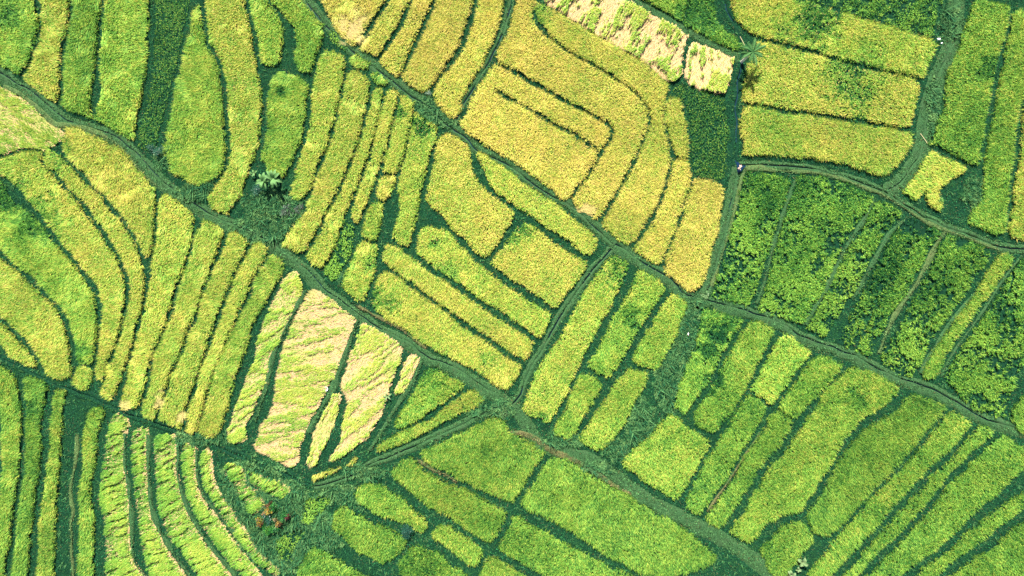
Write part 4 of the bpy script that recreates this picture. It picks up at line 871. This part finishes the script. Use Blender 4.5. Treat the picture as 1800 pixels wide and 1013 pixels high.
banana("banana_plant", (469.5, 322), 0, 9, 1.55, .50, 1.9, M_BANANA, "left of the two banana plants standing beside the weedy clearing", "banana plant", .4, "banana plants")
banana("banana_plant", (487, 317.5), 0, 9, 1.75, .54, 2.2, M_BANANA, "right of the two banana plants standing beside the weedy clearing", "banana plant", 1.3, "banana plants")
banana("banana_plant", (449, 306), 0, 5, .75, .30, .8, M_BANANA, "small banana sucker up left of the two banana plants", "banana plant", 2.0, "banana plants")
banana("banana_plant", (1407, 986), 0, 6, .95, .52, .7, M_PALELEAF, "pale young banana rosette with rounded leaves in the bottom right gap", "banana plant", .3, "banana plants")
banana("banana_plant", (1402, 1000), 0, 5, .55, .34, .4, M_PALELEAF, "tiny pale sprout just below the young banana rosette", "banana plant", .9, "banana plants")
banana("banana_plant", (1388, 1008), 0, 6, .95, .42, .7, M_PALELEAF, "pale young banana at the bottom edge left of the rosette", "banana plant", 1.4, "banana plants")
banana("banana_plant", (682, 696), 0, 5, .95, .22, .5, M_PALELEAF, "pale cross shaped young plant beside the second flattened field", "banana plant", .8, "banana plants")

def palm(at, label):
    x, y = ground_xy(at)
    root = empty("palm_tree", (x, y, 0))
    hgt = 4.3
    tr = MB(); pts, rad = [], []
    for i in range(15):
        t = i / 14
        pts.append((.05 + .55 * t * t, .30 * t * t, -.1 + hgt * t)); rad.append((.25 - .10 * t) * (1 + (.06 if i % 2 else 0)) + (.10 if i == 0 else 0))
    tr.tube(pts, rad, 12); tr.build("trunk", M_BARK, root)
    cx, cy, cz = pts[-1]
    for k in range(13):
        a = k * 2.399 + random.uniform(-.2, .2)
        t = k / 13
        L = random.uniform(1.9, 2.7)
        mb = MB(); n = 16
        rach = []
        for i in range(n + 1):
            u = i / n
            rach.append(Vector((L * u * .95, 0, L * ((.75 * t + .12) * u - (.45 + .25 * t) * u * u))))
        mb.tube([tuple(p) for p in rach], [.035 * (1 - .75 * i / n) for i in range(n + 1)], 5)
        for i in range(1, n):
            for s_ in (-1, 1):
                for q in (0, .5):
                    p = rach[i].lerp(rach[min(i + 1, n)], q)
                    ll = .60 * math.sin(math.pi * (.12 + .80 * i / n)) * random.uniform(.8, 1.1)
                    tip = p + Vector((ll * .55, s_ * ll * .8, -ll * random.uniform(.25, .5)))
                    w = Vector((.045, 0, .01))
                    mb.quad(p - w, p + w, tip)
        o = mb.build("frond", M_FROND, root, smooth=False)
        o.location = (cx, cy, cz); o.rotation_euler = (random.uniform(-.3, .3), 0, a)
    mb = MB()
    for k in range(6):
        a = k * 1.05
        mb.tube([(cx + .16 * math.cos(a), cy + .16 * math.sin(a), cz - .30), (cx + .18 * math.cos(a), cy + .18 * math.sin(a), cz - .20), (cx + .18 * math.cos(a), cy + .18 * math.sin(a), cz - .08)], [.04, .10, .04], 7)
    mb.build("fruit_cluster", mat_noise("green_coconut", (.10, .15, .03), (.22, .17, .05), 5), root)
    tag(root, label, "palm tree")
palm((1302.5, 109.5), "small palm tree with a pale trunk beside the ditch at upper right")

def shrub(at, r, h, n, cols, label, leaf=.16, name="shrub", group=None, cat="shrub"):
    x, y = ground_xy(at)
    root = empty(name, (x, y, 0))
    mb = MB()
    for k in range(5):
        a = k * 1.26 + random.random(); q = r * .55
        mb.tube([(0, 0, -.05), (q * .4 * math.cos(a), q * .4 * math.sin(a), h * .4), (q * math.cos(a), q * math.sin(a), h * .75)], [.035, .025, .01], 5)
    mb.build("stem", M_STEM, root)
    # leaves in uneven clumps
    nc = 7
    cc = np.stack([rng.normal(0, r * .45, nc), rng.normal(0, r * .45, nc), h * rng.uniform(.45, .95, nc)], -1)
    which = rng.integers(0, nc, n)
    c = cc[which] + rng.normal(0, 1, (n, 3)) * np.array([r * .26, r * .26, h * .16])
    c[:, 2] = np.clip(c[:, 2], .04, None)
    a = rng.uniform(0, 6.283, n); el = rng.uniform(-.4, .9, n); L = leaf * rng.uniform(.7, 1.4, n); w = L * rng.uniform(.3, .5, n)
    dx = np.stack([np.cos(a) * np.cos(el), np.sin(a) * np.cos(el), np.sin(el)], -1) * L[:, None]
    sx = np.stack([-np.sin(a), np.cos(a), np.zeros(n)], -1) * w[:, None] / 2
    V = np.stack([c, c + dx * .5 - sx, c + dx, c + dx * .5 + sx], 1).reshape(-1, 3)
    F = np.arange(4 * n).reshape(n, 4)
    ci = (which + rng.integers(0, 2, n)) % len(cols)
    C = np.array(cols)[ci] * rng.uniform(.7, 1.3, (n, 1))
    obj("foliage", new_mesh("foliage", V, F, M_LEAF, np.repeat(C, 4, 0)), root)
    tag(root, label, cat, group)
    return root

GRN = [(.015, .120, .016), (.028, .170, .022), (.008, .070, .020)]
RED = [(.080, .034, .014), (.150, .070, .018), (.045, .035, .014)]
YEL = [(.33, .26, .025), (.26, .15, .020), (.12, .20, .025)]
TEAL = [(.010, .065, .045), (.018, .090, .055), (.030, .110, .060)]
G = "ornamental shrubs around the dark hollow"
for at, r, h, n, cs, lb in [
 ((475, 894), .50, 1.1, 260, YEL, "yellow leaved shrub at the top left of the shrub ring"),
 ((477.5, 886.5), .38, 1.2, 200, RED, "red leaved shrub at the very top of the shrub ring"),
 ((486, 887), .62, 1.2, 320, GRN, "bright green shrub at the top right of the shrub ring"),
 ((467, 901), .25, .7, 110, [(.28, .12, .06), (.32, .19, .09)], "smallest pinkish shrub on the left of the shrub ring"),
 ((459.5, 911), .52, 1.1, 260, YEL + RED[:1], "yellow shrub at the far left of the shrub ring"),
 ((462, 918), .40, 1.1, 220, RED + YEL[1:2], "red brown shrub just below the far left yellow one"),
 ((473, 910), .80, 1.0, 420, GRN[2:] + TEAL[1:], "dark green shrub in the left middle of the shrub ring"),
 ((491.5, 918), .48, 1.1, 240, RED + [(.40, .26, .06)], "red and yellow shrub at the lower right of the shrub ring"),
 ((502, 904), .55, 1.1, 300, GRN, "green shrub on the right of the shrub ring"),
 ((508.5, 904.5), .30, 1.1, 150, [(.13, .025, .028), (.09, .025, .025)], "crimson shrub at the far right of the shrub ring"),
 ((471, 929), .65, 1.0, 320, GRN + [(.10, .26, .03)], "green shrub at the bottom left of the shrub ring"),
 ((485, 927), .62, 1.0, 320, GRN + [(.14, .30, .05)], "green shrub at the bottom of the shrub ring")]:
    shrub(at, r * 1.25, h * 1.35, int(n * 1.5), cs, lb, leaf=.22, group=G)
shrub((482.5, 911.5), .20, .6, 90, [(.60, .46, .22), (.50, .36, .16)], "pale tan dry shrub in the middle of the shrub ring", group=G)
shrub((716, 931), 1.0, 1.3, 900, TEAL, "dark round bush between three rice plots, bottom centre")
shrub((282, 271), 1.0, 1.3, 600, TEAL + GRN[2:], "dark bush at the foot of the young rice strip, upper left")
shrub((268, 262), .7, .9, 360, GRN[2:] + TEAL[:2], "low bush left of the dark bush by the young rice")
shrub((505, 371), 1.0, .9, 500, [(.06, .10, .06), (.10, .13, .09), (.03, .08, .05)], "grey green thorny bush on the right of the weedy clearing")
shrub((528, 367), .7, .9, 320, [(.03, .08, .05), (.10, .10, .08)], "small dark thorny bush against the long strip by the clearing")
shrub((455, 335), 1.0, .9, 500, TEAL, "dark low bush below the left banana plant")
shrub((1650, 352), .6, .9, 300, [(.14, .32, .05), (.06, .20, .04)], "leafy bush at the tip of the L shaped plot")
shrub((1240, 523), .6, .6, 220, [(.20, .32, .12), (.12, .24, .09)], "pale leafy weed at the right hand track junction")
shrub((755, 165), .5, .7, 200, [(.16, .24, .14), (.05, .11, .07)], "pale weed clump on the central track bank below the golden strips")

# ------------------------------------------------------------------ pool, people and small things
pool = ground_xy(np.array([(1294, 285), (1297.5, 286), (1300, 290), (1311, 292.5), (1306, 296), (1302, 302), (1296, 305), (1294.5, 297)]))
V = np.concatenate([pool, np.full((len(pool), 1), .262)], 1)
tag(obj("pool_water", new_mesh("pool_water", V, np.arange(len(pool))[None, :], mat_noise("pool_water", (.004, .018, .045), (.006, .026, .060), 2, rough=.1, bump=.03, spec=.5))), kind='structure')

M_SKIN = mat_noise("skin", (.42, .24, .16), (.50, .30, .20), 12, rough=.55, bump=.05)
M_HAIR = mat_noise("hair", (.020, .012, .010), (.06, .03, .02), 30, rough=.5)
M_SHIRT = mat_noise("pale_cloth", (.46, .33, .26), (.54, .40, .32), 9, rough=.85, bump=.2)
M_SHORT = mat_noise("cream_cloth", (.50, .38, .30), (.58, .45, .36), 9, rough=.85, bump=.2)

def skin(name, verts, edges, rads, mat, parent, sub=2):
    me = bpy.data.meshes.new(name); me.from_pydata(verts, edges, []); me.update()
    o = obj(name, me, parent)
    mod = o.modifiers.new("skin", 'SKIN')
    if not me.skin_vertices: me.skin_vertices.new()
    for i, r in enumerate(rads):
        me.skin_vertices[0].data[i].radius = (r, r) if not hasattr(r, '__len__') else r
        me.skin_vertices[0].data[i].use_root = (i == 0)
    mod.use_smooth_shade = True
    s_ = o.modifiers.new("subdivision", 'SUBSURF'); s_.levels = sub; s_.render_levels = sub
    me.materials.append(mat)
    return o

px_, py_ = ground_xy((1297.6, 295.6))
per = empty("person", (px_, py_, .20), math.radians(-22))
v = [(0, -.38, .82), (0, -.12, .96), (0, .08, 1.04), (0, .24, 1.06), (0, .31, 1.06), (0, .40, 1.04),
     (-.10, -.36, .78), (-.14, -.10, .46), (-.14, -.28, .08), (-.14, -.10, .03), (.10, -.36, .78), (.14, -.10, .46), (.14, -.28, .08), (.14, -.10, .03),
     (-.18, .16, 1.03), (-.21, .22, .76), (-.16, .34, .54), (-.15, .38, .46), (.18, .16, 1.03), (.21, .22, .76), (.16, .34, .54), (.15, .38, .46)]
e = [(0, 1), (1, 2), (2, 3), (3, 4), (4, 5), (0, 6), (6, 7), (7, 8), (8, 9), (0, 10), (10, 11), (11, 12), (12, 13), (2, 14), (14, 15), (15, 16), (16, 17), (2, 18), (18, 19), (19, 20), (20, 21)]
r = [.13, .12, .14, .06, .055, .10, .085, .06, .04, .035, .085, .06, .04, .035, .06, .042, .032, .034, .06, .042, .032, .034]
for hnd, sx in ((17, -1), (21, 1)):
    for f in range(5):
        b0 = v[hnd]; ox = (f - 2) * .018; ln = (.05, .07, .075, .07, .055)[f]
        v.append((b0[0] + ox * 1.4, b0[1] + .03, b0[2] - .05)); r.append(.010)
        v.append((b0[0] + ox * 1.6 - (sx * .03 if f == (0 if sx > 0 else 4) else 0), b0[1] + .035, b0[2] - .05 - ln)); r.append(.008)
        e += [(hnd, len(v) - 2), (len(v) - 2, len(v) - 1)]
skin("body", v, e, r, M_SKIN, per)
sv = [v[0], v[1], v[2], (0, .2, 1.055), v[14], (-.20, .20, .88), v[18], (.20, .20, .88)]
skin("shirt", sv, [(0, 1), (1, 2), (2, 3), (2, 4), (4, 5), (2, 6), (6, 7)], [.15, .145, .165, .08, .085, .07, .085, .07], M_SHIRT, per)
skin("shorts", [(0, -.40, .83), (-.10, -.36, .77), (-.13, -.18, .56), (.10, -.36, .77), (.13, -.18, .56)], [(0, 1), (1, 2), (0, 3), (3, 4)], [.165, .115, .095, .115, .095], M_SHORT, per)
skin("hair", [(0, .36, 1.09), (0, .44, 1.07)], [(0, 1)], [.11, .10], M_HAIR, per)
tag(per, "person in pale clothing bending over in the ditch pool", "person")

# white basin at the edge of the flattened field
x, y = ground_xy((573.5, 683.5))
bs = empty("basin", (x, y, .16))
M_WHITE = mat_noise("white_enamel", (.72, .72, .70), (.80, .80, .78), 5, rough=.35, bump=.02)
prof = [(.0, .0), (.22, .0), (.30, .10), (.37, .17), (.40, .175), (.37, .155), (.29, .09), (.21, .015), (.0, .015)]
mb = MB(); NS = 24
for i, (rr_, zz) in enumerate(prof):
    for k in range(NS):
        a = 2 * math.pi * k / NS
        mb.v.append((rr_ * math.cos(a), rr_ * math.sin(a), zz))
for i in range(len(prof) - 1):
    for k in range(NS):
        mb.f.append((i * NS + k, i * NS + (k + 1) % NS, (i + 1) * NS + (k + 1) % NS, (i + 1) * NS + k))
mb.build("bowl", M_WHITE, bs)
M_DARK = mat_noise("dark_clump", (.01, .012, .012), (.03, .03, .025), 20)
for dx_, dy_ in ((.06, .12), (.14, .04), (.05, -.02)):
    bm = bmesh.new(); bmesh.ops.create_icosphere(bm, subdivisions=2, radius=.055)
    for q in bm.verts: q.co *= random.uniform(.8, 1.25)
    me = bpy.data.meshes.new("clod"); bm.to_mesh(me); bm.free(); me.materials.append(M_DARK)
    obj("clod", me, bs, (dx_, dy_, .06))
tag(bs, "round white basin with dark clods at the flattened field's right edge", "basin")

# egret in the weedy corridor
M_WHITEF = mat_noise("white_feathers", (.74, .73, .68), (.84, .83, .78), 14, rough=.8, bump=.2)
x, y = ground_xy((1208.5, 587))
eg = empty("egret", (x, y, .05), math.radians(75))
skin("body", [(0, 0, .42), (.16, 0, .44), (.28, 0, .40), (-.10, 0, .44), (-.18, 0, .54), (-.14, 0, .64), (-.20, 0, .72), (-.26, 0, .73)],
     [(0, 1), (1, 2), (0, 3), (3, 4), (4, 5), (5, 6), (6, 7)], [.11, .10, .03, .08, .04, .03, .035, .028], M_WHITEF, eg)
mb = MB(); mb.tube([(-.28, 0, .73), (-.38, 0, .715)], [.014, .003], 6); mb.build("beak", mat_noise("horn_yellow", (.55, .36, .06), (.6, .4, .08), 9), eg)
for sx in (-.04, .04):
    mb = MB(); mb.tube([(.02, sx, .36), (.05, sx, .2), (.02, sx, 0), (-.06, sx, .0)], [.014, .01, .01, .006], 6); mb.build("leg", M_DARK, eg)
tag(eg, "white egret standing in the weedy corridor right of centre", "bird")

# white sacks caught on the corner of the uppermost wide plot
for at, sc_, lb in (((1646, 71.5), .27, "larger of two white sacks on the upper right plot corner"), ((1651, 78.5), .16, "smaller of two white sacks on the upper right plot corner")):
    x, y = ground_xy(at)
    bm = bmesh.new(); bmesh.ops.create_icosphere(bm, subdivisions=3, radius=sc_)
    for q in bm.verts:
        k_ = 1 + .35 * (math.sin(q.co.x * 19 + q.co.y * 7) * math.sin(q.co.y * 17 + q.co.z * 11)) + random.uniform(-.06, .06)
        q.co = Vector((q.co.x * k_ * 1.1, q.co.y * k_ * .62, q.co.z * k_ * .45))
    me = bpy.data.meshes.new("sack"); bm.to_mesh(me); bm.free(); me.materials.append(M_WHITE)
    tag(obj("sack", me, loc=(x, y, .72)), lb, "sack", "white sacks on the plot corner")

# bamboo poles
M_BAMBOO = mat_noise("dry_bamboo", (.46, .38, .20), (.60, .50, .28), 6, rough=.5)
for a_, b_, z_, lb in (((1616, 236), (1628, 253), .34, "pale bamboo pole lying across the upper right ditch"), ((1299, 67), (1313.5, 95), .62, "long pale bamboo pole along the edge of the plot left of the palm")):
    A, B = ground_xy(a_), ground_xy(b_)
    mb = MB(); pts, rad = [], []
    for i in range(25):
        t = i / 24; pts.append(((B[0] - A[0]) * t, (B[1] - A[1]) * t, .03 * math.sin(3 * t))); rad.append(.055 if i % 4 == 0 else .045)
    mb.tube(pts, rad, 8)
    tag(mb.build("bamboo_pole", M_BAMBOO, None, loc=(A[0], A[1], z_)), lb, "pole", "bamboo poles")
